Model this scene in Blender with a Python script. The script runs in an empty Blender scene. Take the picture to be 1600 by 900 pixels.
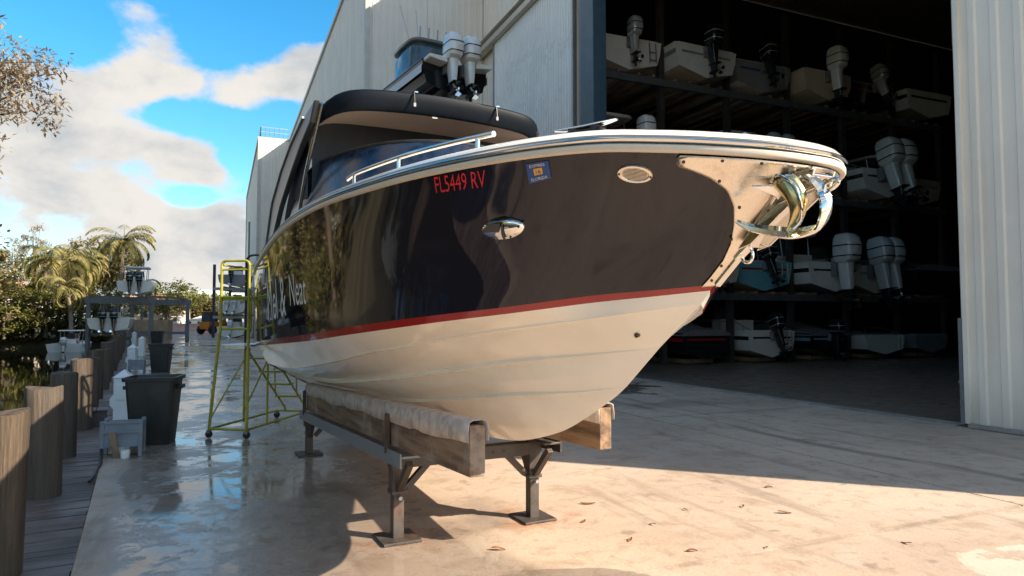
import bpy, math, random
from mathutils import Vector, Matrix, noise
R = math.radians
sc = bpy.context.scene
col = sc.collection

# ------------------------------------------------------------------ camera, sky, sun, exposure
cam_d = bpy.data.cameras.new('camera')
cam = bpy.data.objects.new('camera', cam_d)
col.objects.link(cam)
cam.location = (0, 0, 1.7)
cam.rotation_euler = (R(90) + math.atan(50 / 1050), 0, 0)
cam_d.sensor_width = 36
cam_d.lens = 36 * 1050 / 1600
cam_d.clip_start = 0.05
cam_d.clip_end = 3000
sc.camera = cam
sc.render.resolution_x, sc.render.resolution_y = 1024, 576
sc.view_settings.view_transform = 'Standard'
sc.view_settings.look = 'None'
sc.view_settings.gamma = 1
sc.view_settings.exposure = 1.64
sc.cycles.use_denoising = True
sc.cycles.max_bounces = 8
sc.cycles.sample_clamp_indirect = 6
sc.cycles.caustics_reflective = False
sc.cycles.caustics_refractive = False

SUN_EL, SUN_AZ = 32.0, 110.0            # azimuth clockwise from +Y
sun_d = bpy.data.lights.new('sun', 'SUN')
sun = bpy.data.objects.new('sun', sun_d)
col.objects.link(sun)
sd = Vector((math.sin(R(SUN_AZ)) * math.cos(R(SUN_EL)), math.cos(R(SUN_AZ)) * math.cos(R(SUN_EL)), math.sin(R(SUN_EL))))
sun.rotation_euler = sd.to_track_quat('Z', 'Y').to_euler()
sun.location = (20, -10, 30)
sun_d.energy = 3.8
sun_d.angle = R(0.5)
sun_d.color = (1.0, 0.86, 0.68)

world = bpy.data.worlds.new('World')
sc.world = world
world.use_nodes = True
wn, wl = world.node_tree.nodes, world.node_tree.links
wn.clear()
def wm(op, a, b=None, c=None, clamp=False):
    n = wn.new('ShaderNodeMath'); n.operation = op; n.use_clamp = clamp
    for i, x in enumerate((a, b, c)):
        if x is None: continue
        if isinstance(x, (int, float)): n.inputs[i].default_value = x
        else: wl.new(x, n.inputs[i])
    return n.outputs[0]
w_out = wn.new('ShaderNodeOutputWorld')
w_bg = wn.new('ShaderNodeBackground')
w_bg.inputs['Strength'].default_value = 0.13
sky = wn.new('ShaderNodeTexSky')
sky.sky_type = 'NISHITA'
sky.sun_disc = False
sky.sun_elevation = R(SUN_EL)
sky.sun_rotation = R(SUN_AZ)
sky.air_density = 1.0
sky.dust_density = 0.6
sky.ozone_density = 2.2
hs = wn.new('ShaderNodeHueSaturation')
hs.inputs['Hue'].default_value = 0.487
hs.inputs['Saturation'].default_value = 1.40
hs.inputs['Value'].default_value = 0.66
wl.new(sky.outputs[0], hs.inputs['Color'])
tc = wn.new('ShaderNodeTexCoord')
nrm = wn.new('ShaderNodeVectorMath'); nrm.operation = 'NORMALIZE'
wl.new(tc.outputs['Generated'], nrm.inputs[0])
sep = wn.new('ShaderNodeSeparateXYZ')
wl.new(nrm.outputs[0], sep.inputs[0])
az = wm('ARCTAN2', sep.outputs[0], sep.outputs[1])
el = wm('ARCSINE', sep.outputs[2])
# cloud texture space: azimuth / stretched elevation
cmb = wn.new('ShaderNodeCombineXYZ')
wl.new(sep.outputs[0], cmb.inputs[0]); wl.new(sep.outputs[1], cmb.inputs[1])
wl.new(wm('MULTIPLY', sep.outputs[2], 1.7), cmb.inputs[2])
def wnoise(scale, detail, rough, off=(0, 0, 0), dist=0.0):
    mp = wn.new('ShaderNodeMapping'); mp.inputs['Location'].default_value = off
    wl.new(cmb.outputs[0], mp.inputs[0])
    n = wn.new('ShaderNodeTexNoise'); n.inputs['Scale'].default_value = scale
    n.inputs['Detail'].default_value = detail; n.inputs['Roughness'].default_value = rough
    n.inputs['Distortion'].default_value = dist
    wl.new(mp.outputs[0], n.inputs['Vector'])
    return n.outputs['Fac']
BLOBS = [(190, 115, 125, 62, .30), (430, 105, 75, 48, .34), (185, 212, 105, 26, .32), (120, 320, 260, 55, .34), (300, 270, 70, 34, .16),
         (20, 215, 95, 55, .22), (335, 345, 55, 34, .26), (240, 415, 210, 42, .24),
         (45, 26, 120, 38, -.62), (365, 38, 72, 62, -.85), (325, 188, 82, 24, -.80), (368, 243, 26, 24, -.50), (298, 306, 40, 18, -.55),
         (440, 178, 40, 26, -.60), (255, 165, 22, 18, -.25), (300, 464, 110, 11, -.45), (480, 20, 60, 40, -.15), (90, 60, 40, 30, -.2)]
def field(dz):
    e2 = wm('ADD', el, dz) if dz else el
    tot = None
    for (x, y, rx, ry, a) in BLOBS:
        ca = math.atan((x - 800) / 1050)
        f = math.cos(ca)
        ce = math.atan((500 - y) / 1050 * f)
        sa = rx / 1050 * f * f; se = ry / 1050 * f
        p = wm('DIVIDE', wm('SUBTRACT', az, ca), sa)
        q = wm('DIVIDE', wm('SUBTRACT', e2, ce), se)
        g = wm('MULTIPLY', wm('EXPONENT', wm('MULTIPLY', wm('ADD', wm('MULTIPLY', p, p), wm('MULTIPLY', q, q)), -0.8)), a)
        tot = g if tot is None else wm('ADD', tot, g)
    return tot
n1 = wnoise(3.1, 7, 0.52, (0.4, 2.2, 0.1), 0.25)
n2 = wnoise(10, 9, 0.60, (3.1, 0.6, 1.2), 0.3)
dens = wm('ADD', wm('ADD', field(0), wm('MULTIPLY', wm('SUBTRACT', n1, 0.5), 1.5)), wm('MULTIPLY', wm('SUBTRACT', n2, 0.5), 0.72))
dens = wm('ADD', dens, 0.0)
mr = wn.new('ShaderNodeMapRange'); mr.interpolation_type = 'SMOOTHSTEP'
mr.inputs['From Min'].default_value = -0.04; mr.inputs['From Max'].default_value = 0.20
wl.new(dens, mr.inputs['Value'])
n3 = wnoise(5.2, 8, 0.58, (5.4, 1.9, 0.62), 0.3)
shade = wm('ADD', wm('MULTIPLY', wm('SUBTRACT', n3, 0.47), 3.4), wm('MULTIPLY', wm('SUBTRACT', 0.34, dens), 0.7))
mr2 = wn.new('ShaderNodeMapRange'); mr2.interpolation_type = 'SMOOTHSTEP'
mr2.inputs['From Min'].default_value = -0.75; mr2.inputs['From Max'].default_value = 0.50
wl.new(shade, mr2.inputs['Value'])
cc = wn.new('ShaderNodeMix'); cc.data_type = 'RGBA'
cc.inputs['A'].default_value = (1.05, 1.20, 1.36, 1)
cc.inputs['B'].default_value = (2.22, 2.12, 1.98, 1)
wl.new(mr2.outputs[0], cc.inputs['Factor'])
cm = wn.new('ShaderNodeMix'); cm.data_type = 'RGBA'
wl.new(mr.outputs[0], cm.inputs['Factor'])
wl.new(hs.outputs[0], cm.inputs['A'])
wl.new(cc.outputs['Result'], cm.inputs['B'])
wl.new(cm.outputs['Result'], w_bg.inputs['Color'])
wl.new(w_bg.outputs[0], w_out.inputs[0])

# ------------------------------------------------------------------ helpers
rnd = random.Random(7)
class MB:
    """collects geometry for ONE mesh"""
    def __init__(s): s.v = []; s.f = []
    def add(s, vs, fs):
        o = len(s.v); s.v += [tuple(x) for x in vs]; s.f += [tuple(i + o for i in q) for q in fs]; return s
    def box(s, c, d, rz=0, rx=0, ry=0):
        m = Matrix.Translation(c) @ Matrix.Rotation(rz, 4, 'Z') @ Matrix.Rotation(ry, 4, 'Y') @ Matrix.Rotation(rx, 4, 'X')
        vs = [m @ Vector((x * d[0] / 2, y * d[1] / 2, z * d[2] / 2)) for z in (-1, 1) for y in (-1, 1) for x in (-1, 1)]
        return s.add(vs, [(0, 2, 3, 1), (4, 5, 7, 6), (0, 1, 5, 4), (2, 6, 7, 3), (0, 4, 6, 2), (1, 3, 7, 5)])
    def tube(s, pts, r, n=8, cap=True, closed=False):
        pts = [Vector(p) for p in pts]; k = len(pts)
        rr = r if isinstance(r, (list, tuple)) else [r] * k
        up = None; vs = []
        for i, p in enumerate(pts):
            if closed: t = (pts[(i + 1) % k] - pts[i - 1]).normalized()
            else: t = (pts[min(i + 1, k - 1)] - pts[max(i - 1, 0)]).normalized()
            if up is None: up = Vector((0, 0, 1)) if abs(t.z) < .9 else Vector((1, 0, 0))
            a = t.cross(up).normalized(); b2 = a.cross(t).normalized(); up = b2
            for j in range(n):
                w = 2 * math.pi * (j + .5) / n
                vs.append(p + (a * math.cos(w) + b2 * math.sin(w)) * rr[i])
        fs = [(i * n + j, i * n + (j + 1) % n, ((i + 1) % k) * n + (j + 1) % n, ((i + 1) % k) * n + j) for i in range(k if closed else k - 1) for j in range(n)]
        if cap and not closed: fs += [tuple(range(n))[::-1], tuple((k - 1) * n + j for j in range(n))]
        return s.add(vs, fs)
    def bar(s, p, q, w, h):
        """rectangular bar from p to q"""
        p, q = Vector(p), Vector(q); t = (q - p).normalized()
        up = Vector((0, 0, 1)) if abs(t.z) < .95 else Vector((0, 1, 0))
        a = t.cross(up).normalized() * w / 2; b2 = a.cross(t).normalized() * h / 2
        vs = [x + i * a + j * b2 for x in (p, q) for (i, j) in ((-1, -1), (1, -1), (1, 1), (-1, 1))]
        return s.add(vs, [(3, 2, 1, 0), (4, 5, 6, 7)] + [(i, (i + 1) % 4, 4 + (i + 1) % 4, 4 + i) for i in range(4)])
    def prism(s, poly, fn, d0, d1):
        """poly of 2D points, fn(a,b,depth)->3D"""
        n = len(poly)
        vs = [fn(a, b, d0) for a, b in poly] + [fn(a, b, d1) for a, b in poly]
        return s.add(vs, [tuple(range(n))[::-1], tuple(range(n, 2 * n))] + [(i, (i + 1) % n, n + (i + 1) % n, n + i) for i in range(n)])
    def loft(s, rows, closed=False, cap0=False, cap1=False):
        n = len(rows[0]); vs = [p for r_ in rows for p in r_]
        fs = [(i * n + j, i * n + (j + 1) % n, (i + 1) * n + (j + 1) % n, (i + 1) * n + j) for i in range(len(rows) - 1) for j in range(n if closed else n - 1)]
        if cap0: fs.append(tuple(range(n))[::-1])
        if cap1: fs.append(tuple((len(rows) - 1) * n + j for j in range(n)))
        return s.add(vs, fs)
    def lathe(s, prof, c=(0, 0, 0), n=16, ax='z'):
        rows = []
        for r_, h in prof:
            row = []
            for j in range(n):
                w = 2 * math.pi * j / n; x, y = r_ * math.cos(w), r_ * math.sin(w)
                p = (x, y, h) if ax == 'z' else ((h, x, y) if ax == 'x' else (x, h, y))
                row.append((p[0] + c[0], p[1] + c[1], p[2] + c[2]))
            rows.append(row)
        return s.loft(rows, True, True, True)
    def mesh(s, name='m'):
        m = bpy.data.meshes.new(name); m.from_pydata(s.v, [], s.f); m.update(); return m
    def build(s, name, mat, parent=None, smooth=False, bevel=0, angle=40):
        m = s.mesh(name)
        return link(name, m, mat, parent, smooth, bevel, angle)
def fix_normals(m):
    import bmesh
    b_ = bmesh.new(); b_.from_mesh(m); bmesh.ops.recalc_face_normals(b_, faces=b_.faces); b_.to_mesh(m); b_.free()
def link(name, m, mat, parent=None, smooth=False, bevel=0, angle=40, recalc=True):
    if recalc and len(m.polygons) < 20000: fix_normals(m)
    if mat and not m.materials: m.materials.append(mat)
    if smooth:
        for p in m.polygons: p.use_smooth = True
        try: m.set_sharp_from_angle(angle=R(angle))
        except Exception: pass
    o = bpy.data.objects.new(name, m); col.objects.link(o)
    if parent: o.parent = parent
    if bevel:
        b_ = o.modifiers.new('bevel', 'BEVEL'); b_.width = bevel; b_.segments = 2; b_.limit_method = 'ANGLE'; b_.angle_limit = R(40)
    return o
def put(name, mesh, parent=None):
    o = bpy.data.objects.new(name, mesh); col.objects.link(o)
    if parent: o.parent = parent
    return o
def tag(o, label, cat, group=None):
    o['label'] = label; o['category'] = cat
    if group: o['group'] = group
    return o
def thing(name, label, cat, loc=(0, 0, 0), rz=0, group=None):
    o = bpy.data.objects.new(name, None); col.objects.link(o); o.empty_display_size = .2
    o.location = loc; o.rotation_euler = (0, 0, rz)
    return tag(o, label, cat, group)
def structure(o, kind='structure'):
    o['kind'] = kind; return o
def copy_tree(o, parent=None):
    c_ = o.copy(); col.objects.link(c_)
    if parent: c_.parent = parent; c_.matrix_parent_inverse = o.matrix_parent_inverse.copy()
    for ch in [x for x in o.children]: copy_tree(ch, c_)
    return c_

# ------------------------------------------------------------------ materials
class NT:
    def __init__(s, name):
        s.m = bpy.data.materials.new(name); s.m.use_nodes = True
        s.n, s.l = s.m.node_tree.nodes, s.m.node_tree.links
        s.b = s.n['Principled BSDF']
        s._p = None
    def set(s, **k):
        for a, v in k.items():
            i = s.b.inputs[a.replace('_', ' ')]
            if hasattr(v, 'is_linked') or hasattr(v, 'links'): s.l.new(v, i)
            else: i.default_value = v
        return s
    def pos(s, obj=False):
        if obj:
            return s.n.new('ShaderNodeTexCoord').outputs['Object']
        if s._p is None: s._p = s.n.new('ShaderNodeNewGeometry').outputs['Position']
        return s._p
    def math(s, op, a, b=None, c=None, clamp=False):
        n = s.n.new('ShaderNodeMath'); n.operation = op; n.use_clamp = clamp
        for i, x in enumerate((a, b, c)):
            if x is None: continue
            if isinstance(x, (int, float)): n.inputs[i].default_value = x
            else: s.l.new(x, n.inputs[i])
        return n.outputs[0]
    def dot(s, v, d):
        n = s.n.new('ShaderNodeVectorMath'); n.operation = 'DOT_PRODUCT'
        s.l.new(v, n.inputs[0]); n.inputs[1].default_value = d
        return n.outputs['Value']
    def noise(s, vec, scale, detail=4, rough=.55, stretch=None, rot=0, dist=0):
        if stretch or rot:
            m1 = s.n.new('ShaderNodeMapping'); m1.inputs['Rotation'].default_value = (0, 0, -rot); s.l.new(vec, m1.inputs[0])
            m2 = s.n.new('ShaderNodeMapping'); m2.inputs['Scale'].default_value = stretch or (1, 1, 1); s.l.new(m1.outputs[0], m2.inputs[0])
            vec = m2.outputs[0]
        n = s.n.new('ShaderNodeTexNoise'); n.inputs['Scale'].default_value = scale; n.inputs['Detail'].default_value = detail
        n.inputs['Roughness'].default_value = rough; n.inputs['Distortion'].default_value = dist
        s.l.new(vec, n.inputs['Vector']); return n.outputs['Fac']
    def range(s, x, a, b, c=0, d=1, smooth=True):
        n = s.n.new('ShaderNodeMapRange'); n.interpolation_type = 'SMOOTHSTEP' if smooth else 'LINEAR'
        s.l.new(x, n.inputs['Value'])
        for k, v in zip(('From Min', 'From Max', 'To Min', 'To Max'), (a, b, c, d)): n.inputs[k].default_value = v
        return n.outputs[0]
    def mix(s, f, a, b, mode='MIX'):
        n = s.n.new('ShaderNodeMix'); n.data_type = 'RGBA'; n.blend_type = mode
        for k, x in (('Factor', f), ('A', a), ('B', b)):
            i = [q for q in n.inputs if q.name == k and (q.type == 'RGBA' or k == 'Factor')][0]
            if isinstance(x, (int, float)): i.default_value = x
            elif isinstance(x, tuple): i.default_value = x if len(x) == 4 else x + (1,)
            else: s.l.new(x, i)
        return [q for q in n.outputs if q.type == 'RGBA'][0]
    def bump(s, h, strength=.3, dist=.01):
        n = s.n.new('ShaderNodeBump'); n.inputs['Strength'].default_value = strength; n.inputs['Distance'].default_value = dist
        s.l.new(h, n.inputs['Height']); s.l.new(n.outputs[0], s.b.inputs['Normal']); return s
def simple(name, c, rough=.5, metal=0, var=.12, scale=8, bump=0, bdist=.005, obj=False, rvar=0, tint=None, **k):
    t = NT(name); p = t.pos(obj)
    nz = t.noise(p, scale, 5, .6)
    d = tuple(max(0, x * (1 - var)) for x in c); l_ = tuple(min(1, x * (1 + var)) for x in c)
    colr = t.mix(t.range(nz, .3, .7), d, l_)
    if tint:
        colr = t.mix(t.math('MULTIPLY', t.range(t.noise(p, scale * .37, 6, .65), .52, .72), tint[1]), colr, tint[0])
    t.set(Base_Color=colr, Metallic=metal)
    if rvar: t.set(Roughness=t.range(nz, .25, .75, max(0, rough - rvar), min(1, rough + rvar)))
    else: t.set(Roughness=rough)
    if bump: t.bump(t.noise(p, scale * 6, 4, .6), bump, bdist)
    for a, v in k.items(): t.b.inputs[a.replace('_', ' ')].default_value = v
    return t.m
M = {}
M['gel_white'] = simple('white_gelcoat', (.86, .81, .73), .16, 0, .04, 3, Coat_Weight=.3, Coat_Roughness=.05, tint=((.70, .63, .53), .35))
M['gel_cream'] = simple('cream_vinyl', (.74, .66, .55), .35, 0, .05, 6)
def hull_mat():
    t = NT('dark_hull_gelcoat'); p = t.pos(True)
    nz = t.noise(p, 3, 4, .6); sp = t.noise(p, 95, 3, .6); sm_ = t.noise(p, 1.6, 6, .7, stretch=(.5, 1, 2.5))
    dust = t.math('ADD', t.math('MULTIPLY', t.range(sp, .66, .74), .5), t.math('MULTIPLY', t.range(sm_, .50, .75), .22))
    t.set(Base_Color=t.mix(dust, (.009, .009, .019), (.036, .034, .042)), Roughness=t.math('ADD', t.range(nz, .3, .7, .025, .05), t.math('MULTIPLY', dust, .30)))
    t.bump(t.noise(p, 2.0, 2, .5), .03, .02); return t.m
M['gel_dark'] = hull_mat()
M['boot_red'] = simple('red_stripe_paint', (.33, .016, .018), .14, 0, .06, 3, Coat_Weight=.4)
M['steel'] = simple('polished_stainless', (.78, .74, .69), .09, 1, .05, 5, rvar=.03)
M['steel_plate'] = simple('brushed_bow_plate', (.80, .72, .62), .27, 1, .07, 22, rvar=.08, tint=((.62, .52, .42), .5))
M['chrome'] = simple('chrome', (.86, .84, .80), .06, 1, .03, 5)
M['navy_canvas'] = simple('navy_canvas', (.011, .017, .028), .62, 0, .2, 20, bump=.2, bdist=.002)
M['navy_top'] = simple('navy_hardtop_gelcoat', (.004, .007, .012), .5, 0, .1, 6, Specular_IOR_Level=.12)
M['headliner'] = simple('brown_grey_headliner', (.42, .33, .28), .6, 0, .06, 4)
M['leg_grey'] = simple('dark_grey_arch_panel', (.055, .055, .062), .3, 0, .1, 5)
M['glass_dark'] = simple('tinted_windshield', (.012, .020, .042), .2, 0, .4, 14, rvar=.08)
M['rubber'] = simple('black_rubber', (.014, .014, .014), .6, 0, .2, 20)
M['black'] = simple('black_plastic', (.017, .017, .018), .42, 0, .15, 10, rvar=.1)
M['num_red'] = simple('red_decal', (.72, .035, .05), .35, 0, .25, 60)
M['decal_white'] = simple('white_decal', (.78, .76, .72), .4, 0, .1, 40)
M['decal_blue'] = simple('blue_decal', (.012, .075, .30), .35, 0, .1, 40)
M['decal_gold'] = simple('gold_decal', (.80, .42, .06), .4, 0, .1, 40)
M['gold_reflection'] = simple('steel_fluke_gold_reflection', (.62, .52, .27), .24, 1, .25, 18, rvar=.1)  # polished steel fluke; the warm ground reflection is painted in as gold
M['rust_steel'] = simple('weathered_steel', (.075, .062, .055), .55, .35, .25, 9, bump=.25, rvar=.12, tint=((.19, .085, .04), .6))
M['galv'] = simple('galvanised_steel', (.40, .40, .40), .42, .8, .12, 14, rvar=.1)
M['galv_grey'] = simple('grey_painted_steel', (.20, .21, .225), .45, .2, .15, 8, rvar=.1)
M['ladder_yellow'] = simple('yellow_olive_ladder_paint', (.36, .33, .035), .38, 0, .18, 7, tint=((.13, .12, .05), .55))
M['ladder_step'] = simple('bare_aluminium', (.62, .62, .60), .35, .9, .1, 10)
M['carpet'] = simple('grey_bunk_carpet', (.50, .44, .40), .95, 0, .22, 14, bump=.5, bdist=.005, tint=((.23, .18, .15), .6))
M['bin'] = simple('charcoal_bin_plastic', (.019, .020, .020), .45, 0, .2, 6, bump=.15, tint=((.06, .05, .045), .5))
M['cart_grey'] = simple('grey_blue_plastic_tub', (.19, .22, .26), .5, 0, .12, 6, tint=((.11, .12, .13), .5))
M['ped_white'] = simple('white_dock_pedestal', (.70, .73, .74), .4, 0, .05, 5)
M['blue_col'] = simple('blue_grey_door_column', (.055, .10, .135), .45, .1, .12, 3, tint=((.10, .12, .13), .5))
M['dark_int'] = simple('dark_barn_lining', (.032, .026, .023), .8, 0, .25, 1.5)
M['rack_steel'] = simple('dark_rack_steel', (.06, .055, .052), .55, .3, .2, 4)
M['rack_grey'] = simple('grey_shelf_beam', (.13, .14, .15), .5, .3, .15, 4)
M['wood_bunk'] = simple('raw_timber', (.24, .17, .11), .8, 0, .25, 6, bump=.3)
M['eng_white'] = simple('white_outboard_paint', (.70, .70, .69), .22, 0, .04, 4, Coat_Weight=.3)
M['eng_silver'] = simple('silver_outboard_paint', (.50, .51, .53), .25, .3, .05, 4)
M['eng_black'] = simple('black_outboard_paint', (.014, .014, .016), .2, 0, .1, 4)
M['sb_white'] = simple('white_boat_hull', (.72, .70, .66), .25, 0, .05, 2)
M['sb_dark'] = simple('black_boat_hull', (.012, .013, .015), .15, 0, .1, 2)
M['sb_teal'] = simple('aqua_boat_hull', (.16, .42, .50), .25, 0, .06, 2)
M['sb_cream'] = simple('cream_boat_hull', (.55, .48, .37), .35, 0, .1, 2)
M['sb_grey'] = simple('grey_boat_hull', (.25, .25, .26), .3, 0, .08, 2)
M['sb_cover'] = simple('grey_boat_cover', (.16, .16, .17), .85, 0, .15, 6, bump=.3)
M['sb_glass'] = simple('boat_windscreen', (.06, .085, .10), .08, 0, .2, 4)
M['red_cloth'] = simple('red_cloth', (.55, .05, .03), .8, 0, .15, 9, bump=.3)
M['orange'] = simple('orange_machine_paint', (.62, .20, .02), .42, 0, .15, 4, tint=((.25, .09, .03), .5))
M['pink_wall'] = simple('salmon_barrier', (.58, .33, .27), .8, 0, .12, 2)
M['canopy_white'] = simple('white_canopy', (.78, .76, .72), .7, 0, .04, 3)
M['far_wall'] = simple('cream_stucco', (.62, .53, .42), .85, 0, .08, 1.5)
M['tan_ply'] = simple('tan_plywood', (.36, .25, .15), .8, 0, .15, 3)
M['trunk'] = simple('grey_brown_bark', (.16, .12, .085), .9, 0, .3, 9, bump=.8, bdist=.02)
M['palm_trunk'] = simple('palm_bark', (.27, .22, .17), .9, 0, .25, 7, bump=.6, bdist=.02)
M['leaf_litter'] = simple('dead_leaf', (.20, .075, .03), .7, 0, .35, 30)
M['earth'] = simple('bank_soil', (.075, .066, .036), .95, 0, .35, .8, bump=.6, bdist=.05)
M['seawall'] = simple('seawall_concrete', (.30, .27, .23), .9, 0, .25, 1.3, bump=.4)
def foliage(name, c1, c2, trans=.32):
    t = NT(name); p = t.pos()
    nz = t.noise(p, .55, 3, .6); nf = t.noise(p, 7, 2, .5)
    cl = t.mix(t.range(t.math('ADD', t.math('MULTIPLY', nz, .7), t.math('MULTIPLY', nf, .3)), .38, .62), c1, c2)
    t.set(Base_Color=cl, Roughness=.6)
    t.b.inputs['Specular IOR Level'].default_value = .25
    tr = t.n.new('ShaderNodeBsdfTranslucent'); t.l.new(cl, tr.inputs[0])
    mx = t.n.new('ShaderNodeMixShader'); mx.inputs[0].default_value = trans
    t.l.new(t.b.outputs[0], mx.inputs[1]); t.l.new(tr.outputs[0], mx.inputs[2])
    t.l.new(mx.outputs[0], t.n['Material Output'].inputs[0])
    return t.m
M['leaf_olive'] = foliage('olive_foliage', (.14, .13, .045), (.31, .26, .11))
M['leaf_green'] = foliage('green_foliage', (.085, .105, .026), (.235, .215, .065))
M['leaf_brown'] = foliage('brown_casuarina_foliage', (.25, .195, .13), (.42, .335, .225))
M['leaf_palm'] = foliage('palm_frond', (.14, .14, .045), (.34, .29, .11))
M['leaf_drypalm'] = foliage('dry_palm_frond', (.17, .12, .05), (.29, .21, .10))
# ------------------------------------------------------------------ frames of reference
A0 = Vector((7.34, 10.99, 0))                       # right jamb of the barn door
WD = Vector((-math.sin(R(23.3)), math.cos(R(23.3)), 0))   # along the barn wall, away from the camera
ED = Vector((math.cos(R(23.3)), math.sin(R(23.3)), 0))    # into the barn
def W(s, t, z=0.0): return A0 + WD * s + ED * t + Vector((0, 0, z))
RZW = R(23.3)
D0 = Vector((-2.93, 4.55, 0))                       # a point of the quay edge
KD = Vector((-math.sin(R(29)), math.cos(R(29)), 0))       # along the quay
QD = Vector((math.cos(R(29)), math.sin(R(29)), 0))        # from the quay inland
def Q(k, q, z=0.0): return D0 + KD * k + QD * q + Vector((0, 0, z))
RZQ = R(29)
def stc(p):
    d = Vector((p[0], p[1], 0)) - A0; return d.dot(WD), d.dot(ED)
qoff = -D0.dot(QD)

# ------------------------------------------------------------------ ground materials
def concrete(name, dark=1.0, wetq=True, inside=False):
    t = NT(name); p = t.pos()
    big = t.noise(p, .35, 5, .6)
    blot = t.noise(p, 1.7, 6, .62, dist=.4)
    strk = t.noise(p, 1.0, 6, .6, stretch=(2.6, .28, 1), rot=RZW)
    strk2 = t.noise(p, 1.0, 7, .62, stretch=(.7, 3.2, 1), rot=RZW, dist=.3)
    fine = t.noise(p, 38, 4, .6)
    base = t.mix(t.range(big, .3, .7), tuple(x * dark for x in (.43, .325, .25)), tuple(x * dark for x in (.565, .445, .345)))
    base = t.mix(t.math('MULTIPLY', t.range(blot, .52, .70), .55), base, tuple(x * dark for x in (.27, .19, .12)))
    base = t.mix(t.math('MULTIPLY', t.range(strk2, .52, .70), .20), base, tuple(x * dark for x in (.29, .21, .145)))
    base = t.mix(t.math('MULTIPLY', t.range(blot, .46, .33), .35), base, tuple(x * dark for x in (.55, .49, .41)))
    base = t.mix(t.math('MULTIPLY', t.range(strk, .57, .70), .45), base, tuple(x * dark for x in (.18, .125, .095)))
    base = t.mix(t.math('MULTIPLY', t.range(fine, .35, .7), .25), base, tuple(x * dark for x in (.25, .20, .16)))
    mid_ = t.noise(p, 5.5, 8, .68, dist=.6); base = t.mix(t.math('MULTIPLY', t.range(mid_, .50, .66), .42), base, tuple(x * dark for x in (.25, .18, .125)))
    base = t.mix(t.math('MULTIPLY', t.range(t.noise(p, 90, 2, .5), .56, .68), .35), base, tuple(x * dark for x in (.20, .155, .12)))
    rough = t.range(blot, .3, .7, .62, .85)
    if wetq:
        q = t.math('ADD', t.dot(p, tuple(QD)), qoff)
        k = t.math('SUBTRACT', t.dot(p, tuple(KD)), D0.dot(KD))
        s_ = t.math('SUBTRACT', t.dot(p, tuple(WD)), A0.dot(WD))
        tt = t.math('SUBTRACT', t.dot(p, tuple(ED)), A0.dot(ED))
        # tyre marks running along the barn
        for (t0, wd, am) in ((-3.55, .10, .5), (-3.15, .07, .35), (-5.1, .09, .4), (-2.2, .08, .3)):
            wob = t.math('MULTIPLY', t.math('SUBTRACT', t.noise(p, .22, 3, .5), .5), 1.6)
            dd = t.math('ABSOLUTE', t.math('ADD', t.math('SUBTRACT', tt, t0), wob))
            mk = t.math('MULTIPLY', t.range(dd, wd * 1.7, wd * .4), t.range(strk, .42, .58))
            base = t.mix(t.math('MULTIPLY', mk, am), base, (.07, .05, .04))
        # rust round the stand feet
        for (x, y, r_) in ((-.9, 5.3, .55), (.2, 5.85, .62), (-2.9, 8.9, .4)):
            dx = t.math('SUBTRACT', t.dot(p, (1, 0, 0)), x); dy = t.math('SUBTRACT', t.dot(p, (0, 1, 0)), y)
            rr = t.math('SQRT', t.math('ADD', t.math('MULTIPLY', dx, dx), t.math('MULTIPLY', t.math('MULTIPLY', dy, dy), 1.6)))
            base = t.mix(t.math('MULTIPLY', t.math('MULTIPLY', t.range(rr, r_, r_ * .25), t.range(blot, .44, .6)), .75), base, (.33, .13, .05))
        # pale, dried-out lime patches
        dx = t.math('SUBTRACT', t.dot(p, (1, 0, 0)), 3.75); dy = t.math('SUBTRACT', t.dot(p, (0, 1, 0)), 4.7)
        rr = t.math('ADD', t.math('SQRT', t.math('ADD', t.math('MULTIPLY', t.math('MULTIPLY', dx, dx), .35), t.math('MULTIPLY', dy, dy))), t.math('MULTIPLY', t.math('SUBTRACT', blot, .5), 1.6))
        base = t.mix(t.math('MULTIPLY', t.range(rr, .36, .31), .55), base, (.60, .54, .45))
        # hairline cracks and grime along the joints
        vo = t.n.new('ShaderNodeTexVoronoi'); vo.feature = 'DISTANCE_TO_EDGE'; vo.inputs['Scale'].default_value = .42
        mp_ = t.n.new('ShaderNodeMix'); mp_.data_type = 'VECTOR'; mp_.inputs[0].default_value = .12
        nn_ = t.n.new('ShaderNodeTexNoise'); nn_.inputs['Scale'].default_value = 2.2; nn_.inputs['Detail'].default_value = 5; t.l.new(p, nn_.inputs['Vector'])
        t.l.new(p, mp_.inputs[4]); t.l.new(nn_.outputs['Color'], mp_.inputs[5]); t.l.new(mp_.outputs[1], vo.inputs['Vector'])
        crk = t.math('MULTIPLY', t.range(vo.outputs['Distance'], .006, .001), t.range(big, .56, .64))
        base = t.mix(t.math('MULTIPLY', crk, .7), base, (.08, .06, .045))
        sj = t.math('ABSOLUTE', t.math('SUBTRACT', t.math('FRACT', t.math('DIVIDE', t.math('ADD', s_, 3.3 + 3.0 + 60), 6.0)), .5))
        base = t.mix(t.math('MULTIPLY', t.math('MULTIPLY', t.range(sj, .012, .0), t.range(blot, .35, .6)), .5), base, (.14, .10, .07))
        oil = t.noise(p, 2.6, 3, .45); base = t.mix(t.math('MULTIPLY', t.range(oil, .66, .72), .45), base, (.12, .09, .07))
        # water lying on the slabs: a film by the quay, puddles farther off
        wn1 = t.noise(p, .9, 5, .55, dist=.5); wn2 = t.noise(p, .32, 4, .5)
        film = t.range(t.math('ADD', q, t.math('MULTIPLY', t.math('SUBTRACT', wn1, .5), 2.4)), 3.1, 2.35)
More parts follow.
